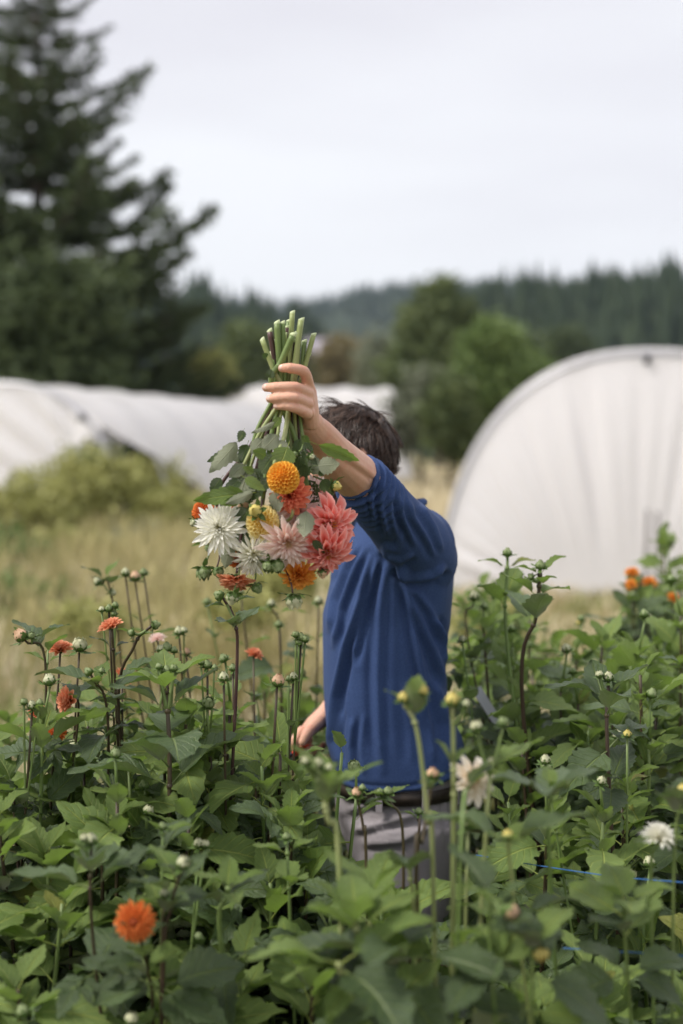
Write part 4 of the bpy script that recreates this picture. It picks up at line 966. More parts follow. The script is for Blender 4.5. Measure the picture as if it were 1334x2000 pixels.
# ================================================================== THE MAN
def limb(mb, ctrl, sides=14, n=5):
    """rounded tube through (centre, rx, ry) rings; rx along the given axis a, ry along b"""
    cs = [Vector(c[0]) for c in ctrl]; path = curve_pts(cs, n); k = len(path)
    rs = []
    for i in range(len(cs) - 1):
        for j in range(n):
            u = j / n; rs.append(tuple(ctrl[i][q] * (1 - u) + ctrl[i + 1][q] * u for q in (1, 2)))
    rs.append((ctrl[-1][1], ctrl[-1][2]))
    ref = Vector(ctrl[0][3]) if len(ctrl[0]) > 3 else None
    vs = []
    for i, p in enumerate(path):
        t = (path[min(i + 1, k - 1)] - path[max(i - 1, 0)]).normalized()
        a = (ref - t * ref.dot(t)).normalized() if ref is not None else (t.orthogonal().normalized() if i == 0 else (a - t * a.dot(t)).normalized())
        b = t.cross(a)
        for j in range(sides):
            an = 2 * math.pi * j / sides; vs.append(p + a * math.cos(an) * rs[i][0] + b * math.sin(an) * rs[i][1])
    fs = [(i * sides + j, i * sides + (j + 1) % sides, (i + 1) * sides + (j + 1) % sides, (i + 1) * sides + j) for i in range(k - 1) for j in range(sides)]
    fs += [tuple(range(sides - 1, -1, -1)), tuple((k - 1) * sides + j for j in range(sides))]
    mb.add(vs, fs)
def round_limb(mb, pts, rad, sides=12, n=4):
    limb(mb, [(p, r, r) for p, r in zip(pts, rad)], sides, n)
    for p, r in ((pts[0], rad[0]), (pts[-1], rad[-1])): mb.ball(p, r * .99, 12, 8)

def remesh(mb, voxel, iters, factor=.5):
    me = mb.mesh('tmp', []); ob = bpy.data.objects.new('tmp', me); COL.objects.link(ob)
    m1 = ob.modifiers.new('r', 'REMESH'); m1.mode = 'VOXEL'; m1.voxel_size = voxel; m1.adaptivity = 0
    m2 = ob.modifiers.new('s', 'SMOOTH'); m2.factor = factor; m2.iterations = iters
    bpy.context.view_layer.update()
    ev = ob.evaluated_get(bpy.context.evaluated_depsgraph_get()); out = bpy.data.meshes.new_from_object(ev)
    bpy.data.objects.remove(ob); bpy.data.meshes.remove(me)
    co = np.empty(len(out.vertices) * 3); out.vertices.foreach_get('co', co); co = co.reshape(-1, 3)
    no = np.empty(len(out.vertices) * 3); out.vertices.foreach_get('normal', no); no = no.reshape(-1, 3)
    faces = [tuple(p.vertices) for p in out.polygons]; bpy.data.meshes.remove(out)
    return co, no, faces

# materials
n = N('skin')
f = n.noise(9.0, 4); g = n.noise(130.0, 3)
c1 = n.mix(f, (.62, .345, .24), (.72, .45, .335))
c1 = n.mix(n.ramp(n.noise(38.0, 3), [(.48, (0, 0, 0)), (.68, (.55, .55, .55))]), c1, (.62, .27, .19))
MAT['skin'] = n.bsdf(n.mix(n.math('MULTIPLY', g, .35), c1, (.56, .28, .19)), .5, .35, n.bump(n.noise(300.0, 4), .35, .002), sss=.12)
MAT['nail'] = simple('nail', (.68, .44, .36), (.72, .50, .43), 80, .3, .5)
n = N('blue jersey')
wv = n.n('TexCoord').outputs['Object']; mp_ = n.n('Mapping'); mp_.inputs['Scale'].default_value = (1, 1, .8); n.t.links.new(wv, mp_.inputs['Vector'])
h1 = n.noise(330.0, 3, vec=mp_.outputs[0]); h2 = n.noise(5.0, 3); 
c1 = n.mix(n.ramp(h1, [(.38, (0, 0, 0)), (.62, (1, 1, 1))]), (.034, .062, .160), (.047, .083, .200))
c1 = n.mix(n.math('MULTIPLY', h2, .4), c1, (.030, .055, .148))
MAT['shirt'] = n.bsdf(c1, .85, .15, n.bump(n.noise(400.0, 2), .08, .001), sheen=.04)
n = N('grey twill')
h1 = n.noise(180.0, 3); h2 = n.noise(7.0, 3)
MAT['trousers'] = n.bsdf(n.mix(h2, n.mix(h1, (.24, .22, .235), (.31, .29, .31)), (.29, .265, .28)), .85, .2, n.bump(n.noise(120, 3), .2, .003))
MAT['belt'] = simple('dark leather', (.025, .018, .014), (.05, .035, .026), 60, .5, .4)
n = N('brown hair')
rnd = n.n('NewGeometry').outputs['Random Per Island']
MAT['hair'] = n.bsdf(n.ramp(rnd, [(0, (.022, .014, .011)), (.5, (.055, .033, .025)), (.85, (.10, .062, .047)), (1, (.17, .105, .075))]), .38, .5)
MAT['beard'] = n.m
MAT['eye'] = simple('eye', (.75, .74, .72), None, 1, .15, .5)
MAT['boot'] = simple('boot leather', (.06, .045, .03), (.1, .075, .05), 30, .7, .3)
MAT['red_plastic'] = simple('red handle', (.62, .06, .02), None, 1, .4, .4)
MAT['steel'] = simple('dark steel', (.05, .055, .075), None, 1, .35, .5, metal=.7)

man = thing('person', 'person in a blue pullover and grey trousers lifting a bunch of dahlias before the face', 'person', (.125, 3.15, 0))
ORG = WL[man.name]
def world_mesh(name, co, faces, mats, parent=man):
    return link(name, new_mesh(name, np.asarray(co) - np.array(WL[parent.name]), faces, mats), parent)

# ---- key joints
L_SH, L_EL, L_WR = P(832, 1066, 3.00), P(694, 930, 2.745), P(607, 829, 2.535)
R_SH, R_EL, R_WR = P(800, 1065, 3.32), P(742, 1292, 3.36), P(634, 1398, 3.20)
HEAD = P(686, 896, 3.13)

# ---- fine skin: both forearms with their hands
fine = MB()
limb(fine, [(P(735, 975, 2.80), .047, .044), (L_EL, .046, .043), (P(653, 893, 2.650), .041, .036), (P(630, 856, 2.585), .030, .0265), (P(613, 836, 2.545), .025, .020), (P(607, 824, 2.530), .0225, .0185)], 18, 6)
fine.ball(P(606, 822, 2.527), .0185, 12, 8)
def finger(pts, rad):
    rad = [x * 1.08 for x in rad]
    round_limb(fine, [P(*p) for p in pts], rad, 12, 5)
    for p, r in list(zip(pts, rad))[1:-1]: fine.ball(P(*p), r * 1.09, 10, 7)
LH = {'index': ([(603, 757, 2.502), (594, 727, 2.470), (567, 719, 2.456), (551, 719, 2.462)], [.0105, .0092, .0082, .0070]),
      'middle': ([(602, 769, 2.492), (577, 757, 2.452), (541, 756, 2.449), (520, 757, 2.460)], [.0105, .0092, .0083, .0072]),
      'ring': ([(601, 789, 2.481), (577, 778, 2.446), (546, 777, 2.444), (527, 779, 2.455)], [.0100, .0088, .0080, .0070]),
      'pinky': ([(599, 808, 2.478), (579, 798, 2.448), (557, 793, 2.444), (541, 793, 2.452)], [.0095, .0080, .0073, .0065])}
for k, (pts, rad) in LH.items(): finger(pts, rad)
finger([(604, 812, 2.535), (590, 780, 2.560), (570, 762, 2.562), (552, 757, 2.556)], [.0135, .0115, .0100, .0080])      # thumb behind the stems
for (p, r) in [((604, 762, 2.503), .012), ((603, 785, 2.495), .0125), ((602, 806, 2.490), .0125), ((606, 800, 2.515), .015), ((605, 778, 2.515), .014), ((604, 822, 2.518), .015)]: fine.ball(P(*p), r, 12, 8)
limb(fine, [(P(607, 826, 2.53), .022, .017, (0, 0, 1)), (P(606, 800, 2.513), .028, .015), (P(604, 776, 2.503), .031, .0125), (P(603, 762, 2.50), .026, .010)], 14, 4)
# the lowered hand
limb(fine, [(P(700, 1345, 3.31), .040, .038), (P(664, 1372, 3.25), .034, .031), (R_WR, .029, .023), (P(612, 1416, 3.195), .034, .020), (P(596, 1432, 3.20), .036, .015)], 16, 5)
for pts, rad in [([(590, 1428, 3.165), (577, 1445, 3.145), (577, 1460, 3.145)], [.0115, .0100, .0080]),
                 ([(590, 1434, 3.190), (580, 1453, 3.18), (597, 1465, 3.175), (611, 1462, 3.175)], [.0112, .0100, .0088, .0075]),
                 ([(596, 1440, 3.215), (590, 1458, 3.21), (611, 1469, 3.20), (623, 1463, 3.195)], [.0108, .0095, .0085, .0075]),
                 ([(602, 1444, 3.235), (603, 1460, 3.235), (622, 1466, 3.225), (632, 1455, 3.21)], [.0098, .0085, .0076, .0068]),
                 ([(622, 1410, 3.165), (602, 1430, 3.130), (591, 1449, 3.120)], [.0150, .0120, .0090])]: finger(pts, rad)
fco, fno, ffa = remesh(fine, .0019, 5)
for kk, (pts, rad) in LH.items():                                 # creases over the finger joints
    for j in (1, 2):
        pj = np.array(P(*pts[j])); ax_ = np.array(P(*pts[j + 1])) - np.array(P(*pts[j - 1])); ax_ /= np.linalg.norm(ax_)
        rel = fco - pj; al = rel @ ax_; nr2 = np.linalg.norm(rel, axis=1) < .0145
        fco -= fno * (nr2 * (fno[:, 1] < .1) * (.0007 * np.exp(-((al - .0015) / .0011) ** 2) + .0007 * np.exp(-((al + .0020) / .0011) ** 2)))[:, None]
# muscle line along the inner forearm
a, b = np.array(P(640, 868, 2.60)), np.array(P(716, 940, 2.74)); d = (b - a) / np.linalg.norm(b - a)
px = to_px(fco); q = (px - np.array([645, 880])) @ (np.array([70, 48]) / 84.9); pr = (px - np.array([645, 880])) @ (np.array([-48, 70]) / 84.9)
msk = (fno[:, 1] < .2) & (fco[:, 1] < 2.85)
fco += fno * (msk * np.exp(-((pr - 2) / 7.0) ** 2) * np.clip((q - 15) / 30, 0, 1) * -.0030)[:, None]
fco += fno * (msk * np.exp(-((pr + 9) / 8.0) ** 2) * np.clip((q - 10) / 30, 0, 1) * .0022)[:, None]

# ---- coarse skin: head, neck, trunk, upper arms, legs
body = MB(); HM = Matrix.Rotation(R(-8), 3, 'Y')
def hd(x, y, z): return HEAD + HM @ Vector((-x, y, z))          # x forward, y to his right, z up
def hball(c, r, n_=16, k=12): body.ball(hd(*c), (r[0], r[1], r[2]), n_, k, axis=HM)
hball((-.004, 0, .020), (.090, .073, .088)); hball((.035, 0, -.01), (.060, .066, .090)); hball((.040, 0, -.070), (.052, .052, .050))
hball((.074, 0, -.100), (.020, .024, .019)); hball((.086, 0, .028), (.014, .050, .012)); hball((.0, 0, -.045), (.072, .066, .060))
limb(body, [(hd(.090, 0, .018), .007, .008), (hd(.108, 0, -.012), .011, .012), (hd(.116, 0, -.030), .013, .015), (hd(.098, 0, -.040), .010, .012)], 10, 4)
for s in (-1, 1):
    hball((.080, s * .032, -.022), (.020, .022, .020)); hball((.076, s * .033, -.060), (.020, .014, .020))
    limb(body, [(hd(-.018, s * .079, .022), .005, .010), (hd(-.026, s * .085, .006), .006, .013), (hd(-.020, s * .083, -.020), .005, .011), (hd(-.012, s * .078, -.036), .005, .008)], 10, 4)
hball((.093, 0, -.062), (.012, .024, .006)); hball((.091, 0, -.074), (.012, .022, .007))
limb(body, [(hd(-.025, 0, -.06), .062, .058), (P(738, 1000, 3.15), .060, .060), (Vector((.115, 3.15, 1.40)), .075, .09)], 16, 5)
limb(body, [(Vector((.115, 3.15, 1.44)), .07, .12, (1, 0, 0)), (Vector((.115, 3.15, 1.36)), .105, .175), (Vector((.105, 3.15, 1.22)), .115, .16), (Vector((.105, 3.15, 1.05)), .105, .145), (Vector((.125, 3.15, .90)), .115, .155), (Vector((.13, 3.15, .80)), .11, .16)], 20, 5)
round_limb(body, [L_SH, P(768, 1008, 2.88), L_EL], [.062, .050, .044]); round_limb(body, [R_SH, R_SH.lerp(R_EL, .5), R_EL, P(700, 1345, 3.31)], [.062, .050, .043, .037])
for yy in (3.055, 3.245):
    round_limb(body, [Vector((.135, yy, .84)), Vector((.13, yy, .50)), Vector((.14, yy, .28)), Vector((.155, yy, .09))], [.078, .052, .050, .036])
    round_limb(body, [Vector((.16, yy, .05)), Vector((.06, yy, .035)), Vector((-.03, yy, .03))], [.038, .034, .026])
bco, bno, bfa = remesh(body, .0048, 6)
co = np.concatenate([bco, fco]); faces = bfa + [tuple(i + len(bco) for i in f) for f in ffa]
world_mesh('body', co, faces, MAT['skin'])
for k, (pts, rad) in LH.items():                                   # nails face the camera on the finger ends
    p1, p2 = P(*pts[-2]), P(*pts[-1]); d = (p2 - p1).normalized(); up = Vector((-.25, -1, .22)); fr = frame(d, up); z = fr.col[2]
    m = MB(); m.ball(p1.lerp(p2, .88) + z * (rad[-1] * .80), (.0052, .0066, .0022), 10, 6, axis=fr); m.build('fingernail', MAT['nail'], man)
for s in (-1, 1):
    m = MB(); m.ball(hd(.080, s * .033, .008), .0125, 12, 8); m.build('eye', MAT['eye'], man)

# ---- pullover
sh = MB()
rings = [(1.485, .085, .165, .075), (1.468, .045, .205, .135), (1.440, .022, .230, .185), (1.400, .002, .243, .200), (1.340, -.018, .250, .200), (1.237, -.040, .242, .185), (1.124, -.036, .233, .178),
         (1.010, -.034, .240, .180), (.930, -.028, .266, .186), (.880, -.016, .280, .188)]
sd_ = 40; vs = []
for z, x0, x1, yh in rings:
    cx_, rx = (x0 + x1) / 2, (x1 - x0) / 2
    for j in range(sd_):
        a = 2 * math.pi * j / sd_; ca, sa = math.cos(a), math.sin(a); e = .82
        x = cx_ + rx * math.copysign(abs(ca) ** e, ca); y = 3.15 + yh * math.copysign(abs(sa) ** e, sa)
        zz = z + (.028 * max(0, (x - .14) / .12) if z < .95 else 0) + (-.004 if z < .9 else 0) + (-.02 * (x - .13) / .1 if z > 1.46 else 0)
        vs.append((x, y, zz))
nr_ = len(rings)
fs = [(i * sd_ + j, i * sd_ + (j + 1) % sd_, (i + 1) * sd_ + (j + 1) % sd_, (i + 1) * sd_ + j) for i in range(nr_ - 1) for j in range(sd_)]
fs += [tuple(range(sd_)), tuple((nr_ - 1) * sd_ + j for j in reversed(range(sd_)))]
sh.add(vs, [tuple(reversed(f)) for f in fs])
limb(sh, [(P(694, 931, 2.742), .0485, .047), (P(703, 941, 2.76), .053, .052), (P(722, 962, 2.785), .056, .055), (P(768, 1014, 2.87), .062, .062), (P(808, 1060, 2.96), .076, .078), (P(814, 1085, 3.05), .086, .095)], 26, 6)
sh.ball(P(824, 1066, 3.0), (.072, .08, .082), 20, 14)
limb(sh, [(P(790, 1060, 3.28), .085, .085), (R_SH.lerp(R_EL, .5), .064, .062), (R_EL, .056, .054), (R_EL.lerp(P(700, 1345, 3.31), .35), .050, .048)], 20, 5)
sco, sno, sfa = remesh(sh, .0042, 18)
px = to_px(sco)
def fold(line, amp, sig, vside=1, fade=.15, valley=.75):
    sig = sig * .78
    """a drapery ridge along a line drawn on the near side of the cloth, with a hollow beside it"""
    L = np.array(line, float); best = np.full(len(px), 1e9); sgn = np.zeros(len(px)); par = np.zeros(len(px)); tot = sum(np.linalg.norm(L[i + 1] - L[i]) for i in range(len(L) - 1)); acc = 0
    for i in range(len(L) - 1):
        d = L[i + 1] - L[i]; l = np.linalg.norm(d); d = d / l; r_ = px - L[i]; t = np.clip(r_ @ d, 0, l)
        e = r_ - t[:, None] * d; dist = np.linalg.norm(e, axis=1); m_ = dist < best
        best[m_] = dist[m_]; sgn[m_] = np.sign(d[0] * e[m_, 1] - d[1] * e[m_, 0]); par[m_] = (acc + t[m_]) / tot; acc += l
    s_ = best * sgn * vside
    w = np.clip(par / fade, 0, 1) * np.clip((1 - par) / fade, 0, 1)
    return amp * w * (np.exp(-(s_ / sig) ** 2) - valley * np.exp(-((s_ - 1.9 * sig) / (1.1 * sig)) ** 2))
disp = np.zeros(len(px))
FOLDS = [([(722, 1080), (705, 1170), (676, 1260), (655, 1360), (647, 1450), (655, 1500)], .013, 8, -1), ([(738, 1082), (722, 1150), (700, 1225), (684, 1300)], .010, 8, -1),
         ([(700, 1060), (672, 1110), (650, 1170), (641, 1240)], .008, 7, -1), ([(712, 1066), (690, 1120), (664, 1190), (650, 1270)], .009, 7, -1), ([(686, 1056), (660, 1090), (643, 1140)], .006, 6, -1),
         ([(752, 1090), (742, 1200), (738, 1320), (741, 1440), (750, 1518)], .008, 11, 1), ([(770, 1110), (768, 1240), (766, 1380), (772, 1500)], .0025, 12, 1),
         ([(786, 1130), (815, 1200), (845, 1270), (872, 1345)], .010, 9, 1), ([(790, 1150), (808, 1230), (822, 1310), (832, 1400)], .009, 8, 1), ([(800, 1140), (838, 1190), (866, 1260)], .007, 8, 1),
         ([(846, 1205), (862, 1245), (868, 1300)], .010, 8, -1), ([(666, 1385), (656, 1450), (662, 1500)], .005, 6, -1), ([(690, 1400), (684, 1460), (688, 1512)], .005, 7, -1), ([(712, 1390), (706, 1460), (712, 1515)], .003, 7, 1),
         ([(850, 1330), (868, 1400), (890, 1470)], .008, 9, 1), ([(818, 1340), (838, 1420), (850, 1490)], .005, 9, -1), ([(790, 1330), (800, 1420), (806, 1495)], .002, 9, 1),
         ([(770, 1104), (805, 1128), (845, 1122), (872, 1104)], .012, 9, 1), ([(744, 1072), (775, 1100), (800, 1130)], .010, 8, 1)]
for ln, am, sg, vs_ in FOLDS: disp += fold(ln, am, sg, vs_)
near = np.clip((.35 - sno[:, 1]) / .5, 0, 1) * np.clip((3.16 - sco[:, 1]) / .06, 0, 1)
torso = sco[:, 2] < 1.43
disp *= near * 1.08
SL = [([(796, 972), (806, 1010), (838, 1060), (850, 1090)], .007, 7, 1), ([(780, 965), (786, 1010), (812, 1070)], .007, 7, 1), ([(765, 955), (762, 1000), (780, 1060)], .006, 7, -1), ([(748, 938), (742, 990), (758, 1050)], .007, 6, 1),
      ([(736, 925), (724, 975), (734, 1025)], .007, 5, 1), ([(820, 985), (846, 1030), (864, 1080)], .006, 8, 1), ([(790, 1040), (776, 1075), (742, 1066)], .005, 7, 1), ([(808, 1080), (785, 1095), (760, 1080)], .006, 7, -1)]
for ln, am, sg, vs_ in SL: disp += fold(ln, am, sg, vs_) * np.clip((.5 - sno[:, 1]) / .5, 0, 1) * np.clip((3.06 - sco[:, 1]) / .04, 0, 1)
# bunched sleeve above the elbow: rings across the arm
c0, c1 = np.array(P(694, 931, 2.742)), np.array(P(722, 962, 2.785)); ad = (c1 - c0) / np.linalg.norm(c1 - c0)
tt = (sco - c0) @ ad; rad_ = np.linalg.norm(sco - c0 - tt[:, None] * ad, axis=1)
on = (rad_ < .085) & (tt > -.004) & (tt < .12)
wob = np.array([mnoise.noise(Vector((x * 14, y * 14, z * 14))) for x, y, z in sco[on]])
disp[on] += .0075 * np.sin(2 * math.pi * (tt[on] + .012 * wob) / .019) * np.exp(-np.clip(tt[on] - .012, 0, 1) / .055) * np.clip((tt[on] - .006) / .01, 0, 1) + .003 * np.exp(-((tt[on] - .005) / .006) ** 2)
# hem seam and soft unevenness everywhere, long folds on the far side
hem = .872 + .028 * np.clip((sco[:, 0] - .14) / .12, 0, 1)
disp -= .0026 * np.exp(-((sco[:, 2] - hem - .022) / .0035) ** 2) * torso
disp += np.array([.004 * mnoise.noise(Vector((x * 9, y * 9, z * 5))) for x, y, z in sco])
disp += (1 - near) * torso * .006 * np.sin(38 * sco[:, 0] + 3 * np.sin(4 * sco[:, 2])) * np.clip((1.38 - sco[:, 2]) / .2, 0, 1)
sco = sco + sno * disp[:, None]
pull = world_mesh('pullover', sco, sfa, MAT['shirt'])
m = MB()
m.tube([Vector((.118 + .064 * math.cos(a), 3.15 + .068 * math.sin(a), 1.470 + .016 * math.cos(a))) for a in np.linspace(0, 2 * math.pi, 25)], .009, 8, cap=False)
ob = m.build('collar', MAT['shirt'], man)

# ---- trousers, belt, boots
tr = MB()
limb(tr, [(Vector((.128, 3.15, .900)), .134, .166, (1, 0, 0)), (Vector((.130, 3.15, .84)), .143, .176), (Vector((.138, 3.15, .76)), .142, .178), (Vector((.14, 3.15, .70)), .12, .15)], 30, 5)
for yy in (3.055, 3.245):
    limb(tr, [(Vector((.138, yy, .80)), .125, .092, (1, 0, 0)), (Vector((.138, yy, .62)), .104, .086), (Vector((.135, yy, .45)), .082, .078), (Vector((.145, yy, .25)), .076, .074), (Vector((.155, yy, .07)), .078, .074)], 22, 6)
tco, tno, tfa = remesh(tr, .0075, 5)
px = to_px(tco); dd = np.zeros(len(px))
for ln, am, sg, vs_ in [([(664, 1590), (720, 1570), (790, 1560)], .007, 8, 1), ([(680, 1625), (740, 1610), (820, 1590)], .008, 8, 1), ([(700, 1650), (780, 1645), (850, 1610)], .007, 8, 1), ([(860, 1545), (872, 1600), (880, 1680)], .006, 4, 1), ([(660, 1560), (680, 1620), (690, 1690)], .006, 9, -1)]:
    dd += fold(ln, am, sg, vs_)
dd *= np.clip((.3 - tno[:, 1]) / .5, 0, 1); dd += np.array([.006 * mnoise.noise(Vector((x * 7, y * 7, z * 9))) for x, y, z in tco])
world_mesh('trousers', tco + tno * dd[:, None], tfa, MAT['trousers'])
m = MB(); vs = []; bs = 48
for k, (z, o) in enumerate([(.850, .0), (.850, .004), (.878, .004), (.878, .0)]):
    for j in range(bs):
        a = 2 * math.pi * j / bs; vs.append((.129 + (.1445 + o) * math.cos(a), 3.15 + (.178 + o) * math.sin(a), z))
m.add(vs, [(k * bs + j, k * bs + (j + 1) % bs, (k + 1) * bs + (j + 1) % bs, (k + 1) * bs + j) for k in range(3) for j in range(bs)]); m.build('belt', MAT['belt'], man)
for a in (-1.9, -1.25, -.6, .6, 1.3, 2.2, math.pi):
    m = MB(); c = Vector((.129 + .153 * math.cos(a), 3.15 + .186 * math.sin(a), .861)); m.box(c, (.003, .007, .024), rot=Matrix.Rotation(a, 3, 'Z')); m.build('belt_loop', MAT['trousers'], man, False)
for yy in (3.055, 3.245):
    m = MB(); limb(m, [(Vector((.165, yy, .14)), .055, .05), (Vector((.165, yy, .07)), .054, .048)], 14, 3)
    limb(m, [(Vector((.205, yy, .05)), .045, .042), (Vector((.10, yy, .055)), .05, .046), (Vector((.0, yy, .045)), .038, .046), (Vector((-.06, yy, .038)), .026, .034)], 14, 4)
    c_, n__, f_ = remesh(m, .006, 5); world_mesh('boot', c_, f_, MAT['boot'])

# ---- hair: an undercap and a few thousand tapered locks
def hair_root(u, v):
    """direction on the head: u azimuth (0 = face), v elevation"""
    return Vector((math.cos(v) * math.cos(u), math.cos(v) * math.sin(u), math.sin(v)))
RADS = Vector((.095, .079, .095)); CEN = Vector((-.004, 0, .018))
hm = MB(); rr = random.Random(77)
def covered(d):
    if d.x > .80 and d.z < .42: return False
    if d.x > .35: return d.z > .30 + .25 * max(0, d.x - .6)
    if d.x > -.10: return d.z > -.05
    return d.z > -.72 + .30 * max(0, d.x + .5)
vs = []; fs = []; nu_, nv_ = 48, 26; idx = {}
for j in range(nv_ + 1):
    for i in range(nu_):
        d = hair_root(2 * math.pi * i / nu_, -math.pi / 2 + math.pi * j / nv_); p = CEN + Vector((d.x * RADS.x, d.y * RADS.y, d.z * RADS.z)) * (1.0 + .06 * mnoise.noise(d * 5))
        vs.append(hd(p.x, p.y, p.z)); idx[(i, j)] = d
for j in range(nv_):
    for i in range(nu_):
        if all(covered(idx[(a, b)]) for a, b in ((i, j), ((i + 1) % nu_, j), (i, j + 1), ((i + 1) % nu_, j + 1))):
            fs.append((j * nu_ + i, j * nu_ + (i + 1) % nu_, (j + 1) * nu_ + (i + 1) % nu_, (j + 1) * nu_ + i))
hm.add(vs, fs)
crown = Vector((-.62, .1, .78)).normalized()
def lock(d0, n_str, length, lift, fly=0.0):
    tang = (d0 - crown * d0.dot(crown)); tang = tang - d0 * tang.dot(d0)
    if tang.length < 1e-3: tang = d0.orthogonal()
    tang.normalize(); swirl = d0.cross(tang)
    sw = rr.uniform(-.9, .9); bend = rr.uniform(-.6, .6); ph = rr.random() * 6
    for s in range(n_str):
        d = (d0 + Vector((rr.gauss(0, .045), rr.gauss(0, .045), rr.gauss(0, .045)))).normalized()
        p = CEN + Vector((d.x * RADS.x, d.y * RADS.y, d.z * RADS.z)) * .99
        L = length * rr.uniform(.75, 1.15); pts = []
        for k in range(6):
            t = k / 5; g = (tang * (.85 - .3 * lift) + swirl * (sw * .5 + bend * t + .35 * math.sin(3 * t + ph)) + d * (lift * (1 - .75 * t)) + Vector((0, 0, -.45 * t * (1 - fly)))).normalized()
            p = p + g * L / 5 if k else p
            q = p - CEN; e = math.sqrt((q.x / RADS.x) ** 2 + (q.y / RADS.y) ** 2 + (q.z / RADS.z) ** 2)
            if e < 1.03: p = CEN + q * (1.03 / e)
            pts.append(hd(p.x, p.y, p.z))
        r0 = rr.uniform(.0006, .0011) * (1 - .4 * fly)
        hm.tube(pts, [r0 * .8, r0, r0, r0 * .85, r0 * .6, r0 * .15], 3, cap=False)
cnt = 0
while cnt < 560:
    d = Vector((rr.gauss(0, 1), rr.gauss(0, 1), rr.gauss(0, 1))).normalized()
    if not covered(d): continue
    lock(d, 13, rr.uniform(.034, .060) * (1.1 if d.z > .3 else .62), rr.uniform(.08, .34)); cnt += 1
for k in range(14):                                     # flyaways on top, blown up and back
    d = Vector((rr.uniform(-.75, .45), rr.uniform(-.7, .5), rr.uniform(.7, 1))).normalized(); lock(d, 5, rr.uniform(.045, .075), rr.uniform(.45, .95), .5)
hm.build('hair', MAT['hair'], man)
bm_ = MB()
for k in range(1500):
    a = rr.uniform(-1.35, 1.35); zz = rr.uniform(-.112, -.058)
    d = Vector((math.cos(a), math.sin(a), 0)); p = Vector((.030, 0, zz)) + Vector((d.x * .062, d.y * .064, 0)) * (1.0 if zz > -.1 else .85)
    g = (d * .5 + Vector((0, rr.uniform(-.4, .4), -1))).normalized(); q = hd(*(p - d * .012)); e = hd(*(p + g * .014 + d * .004))
    bm_.tube([q, q.lerp(e, .6), e], [.0009, .0008, .0003], 3, cap=False)
bm_.build('beard', MAT['hair'], man)

# ---- snips in the lowered hand: a thing of its own
sn_b = P(600, 1462, 3.15)
sn = thing('pruning_snips', 'pruning snips with red handles held in the lowered hand', 'snips', sn_b)
for dz, y in ((0, 0), (-.012, .012)):
    m = MB(); m.tube(curve_pts([P(606, 1456, 3.185 + y * .5), P(592, 1460, 3.165 + y * .5) + Vector((0, 0, dz * .6)), P(578, 1467, 3.145 + y * .3) + Vector((0, 0, dz * .6)), P(567, 1476, 3.13)], 5), [.0042] * 16, 8); m.build('handle', MAT['red_plastic'], sn)
    m = MB(); m.tube([P(567, 1474, 3.12), P(560, 1484, 3.12) + Vector((0, y * .3, dz * .3)), P(552, 1497, 3.12)], [.005, .004, .0008], 6, squash=.4); m.build('blade', MAT['steel'], sn)
m = MB(); m.ball(P(567, 1474, 3.12), .006, 8, 6); m.build('pivot', MAT['steel'], sn)
# ================================================================== THE BUNCH: every cut stem is a thing of its own
def cut_dahlia(label, top, hand, tip, Y, bloom=None, bud=None, size=.03, facing=(0, -1, 0), mat='stem_green', r=.0036, via=(), leaves=(), buds=(), squash=1.0, spin=0.0, k=0, ring=True):
    """top = cut end px, hand = px where it runs through the fist, tip = px of the flower; via = extra points between"""
    T, Hd, B = P(*top), P(*hand), P(*tip, Y); rr = random.Random(int(tip[0] * 7 + tip[1]))
    t = thing('cut_dahlia', label, 'cut flower', T, 'dahlias in the held bunch')
    fac = Vector(facing).normalized(); back = B - fac * size * (.25 if bloom else .02)
    ctrl = [T, T.lerp(Hd, .55), Hd] + [P(*v) for v in via] + ([back - fac * size * .9] if bloom else []) + [back]
    pts = curve_pts(ctrl, 6); n_ = len(pts)
    m = MB(); m.tube(pts, [r * (1.3 - .7 * i / (n_ - 1)) for i in range(n_)], 8, uvv=(.5, .5)); m.build('stem', MAT[mat], t)
    d = (pts[0] - pts[1]).normalized(); m = MB()                    # slanting pale cut at the upper end
    e = Vector((-.6, -.5, .2)); e = (e - d * e.dot(d)).normalized(); f = d.cross(e); c = pts[0]; vs = []
    for j in range(8):
        a = 2 * math.pi * j / 8; o = (e * math.cos(a) + f * math.sin(a)) * r * 1.3; vs.append(c + o + d * (r * .8 * (1 - math.cos(a)) + .0006))
    vs2 = [c + (e * math.cos(2 * math.pi * j / 8) + f * math.sin(2 * math.pi * j / 8)) * r * 1.28 - d * .001 for j in range(8)]
    m.add(vs + vs2, [tuple(range(8))] + [(j, 8 + j, 8 + (j + 1) % 8, (j + 1) % 8) for j in range(8)], 0); m.build('cut_end', MAT['cut'], t)
    if ring:
        q = T.lerp(Hd, .62); m = MB(); m.ball(q, (r * 1.5, r * 1.5, r * .8), 8, 5); m.build('node', MAT[mat], t)
    if bloom: add_bloom(bloom, t, B, fac, size, spin, squash)
    if bud: add_bud(bud, t, back, fac, size, k)
    for lf in leaves: bunch_leaf(t, *lf)
    for (bx, by, bY, col, s, fc, root) in buds:
        q = P(bx, by, bY); ro = P(*root); m = MB(); m.tube(curve_pts([ro, ro.lerp(q, .6) + Vector((.003, 0, 0)), q], 4), [.0016] * 9, 6); m.build('stem', MAT['stem_purple' if rr.random() < .5 else 'stem_green'], t)
        add_bud(col, t, q, fc, s, rr.randrange(3))
    return t
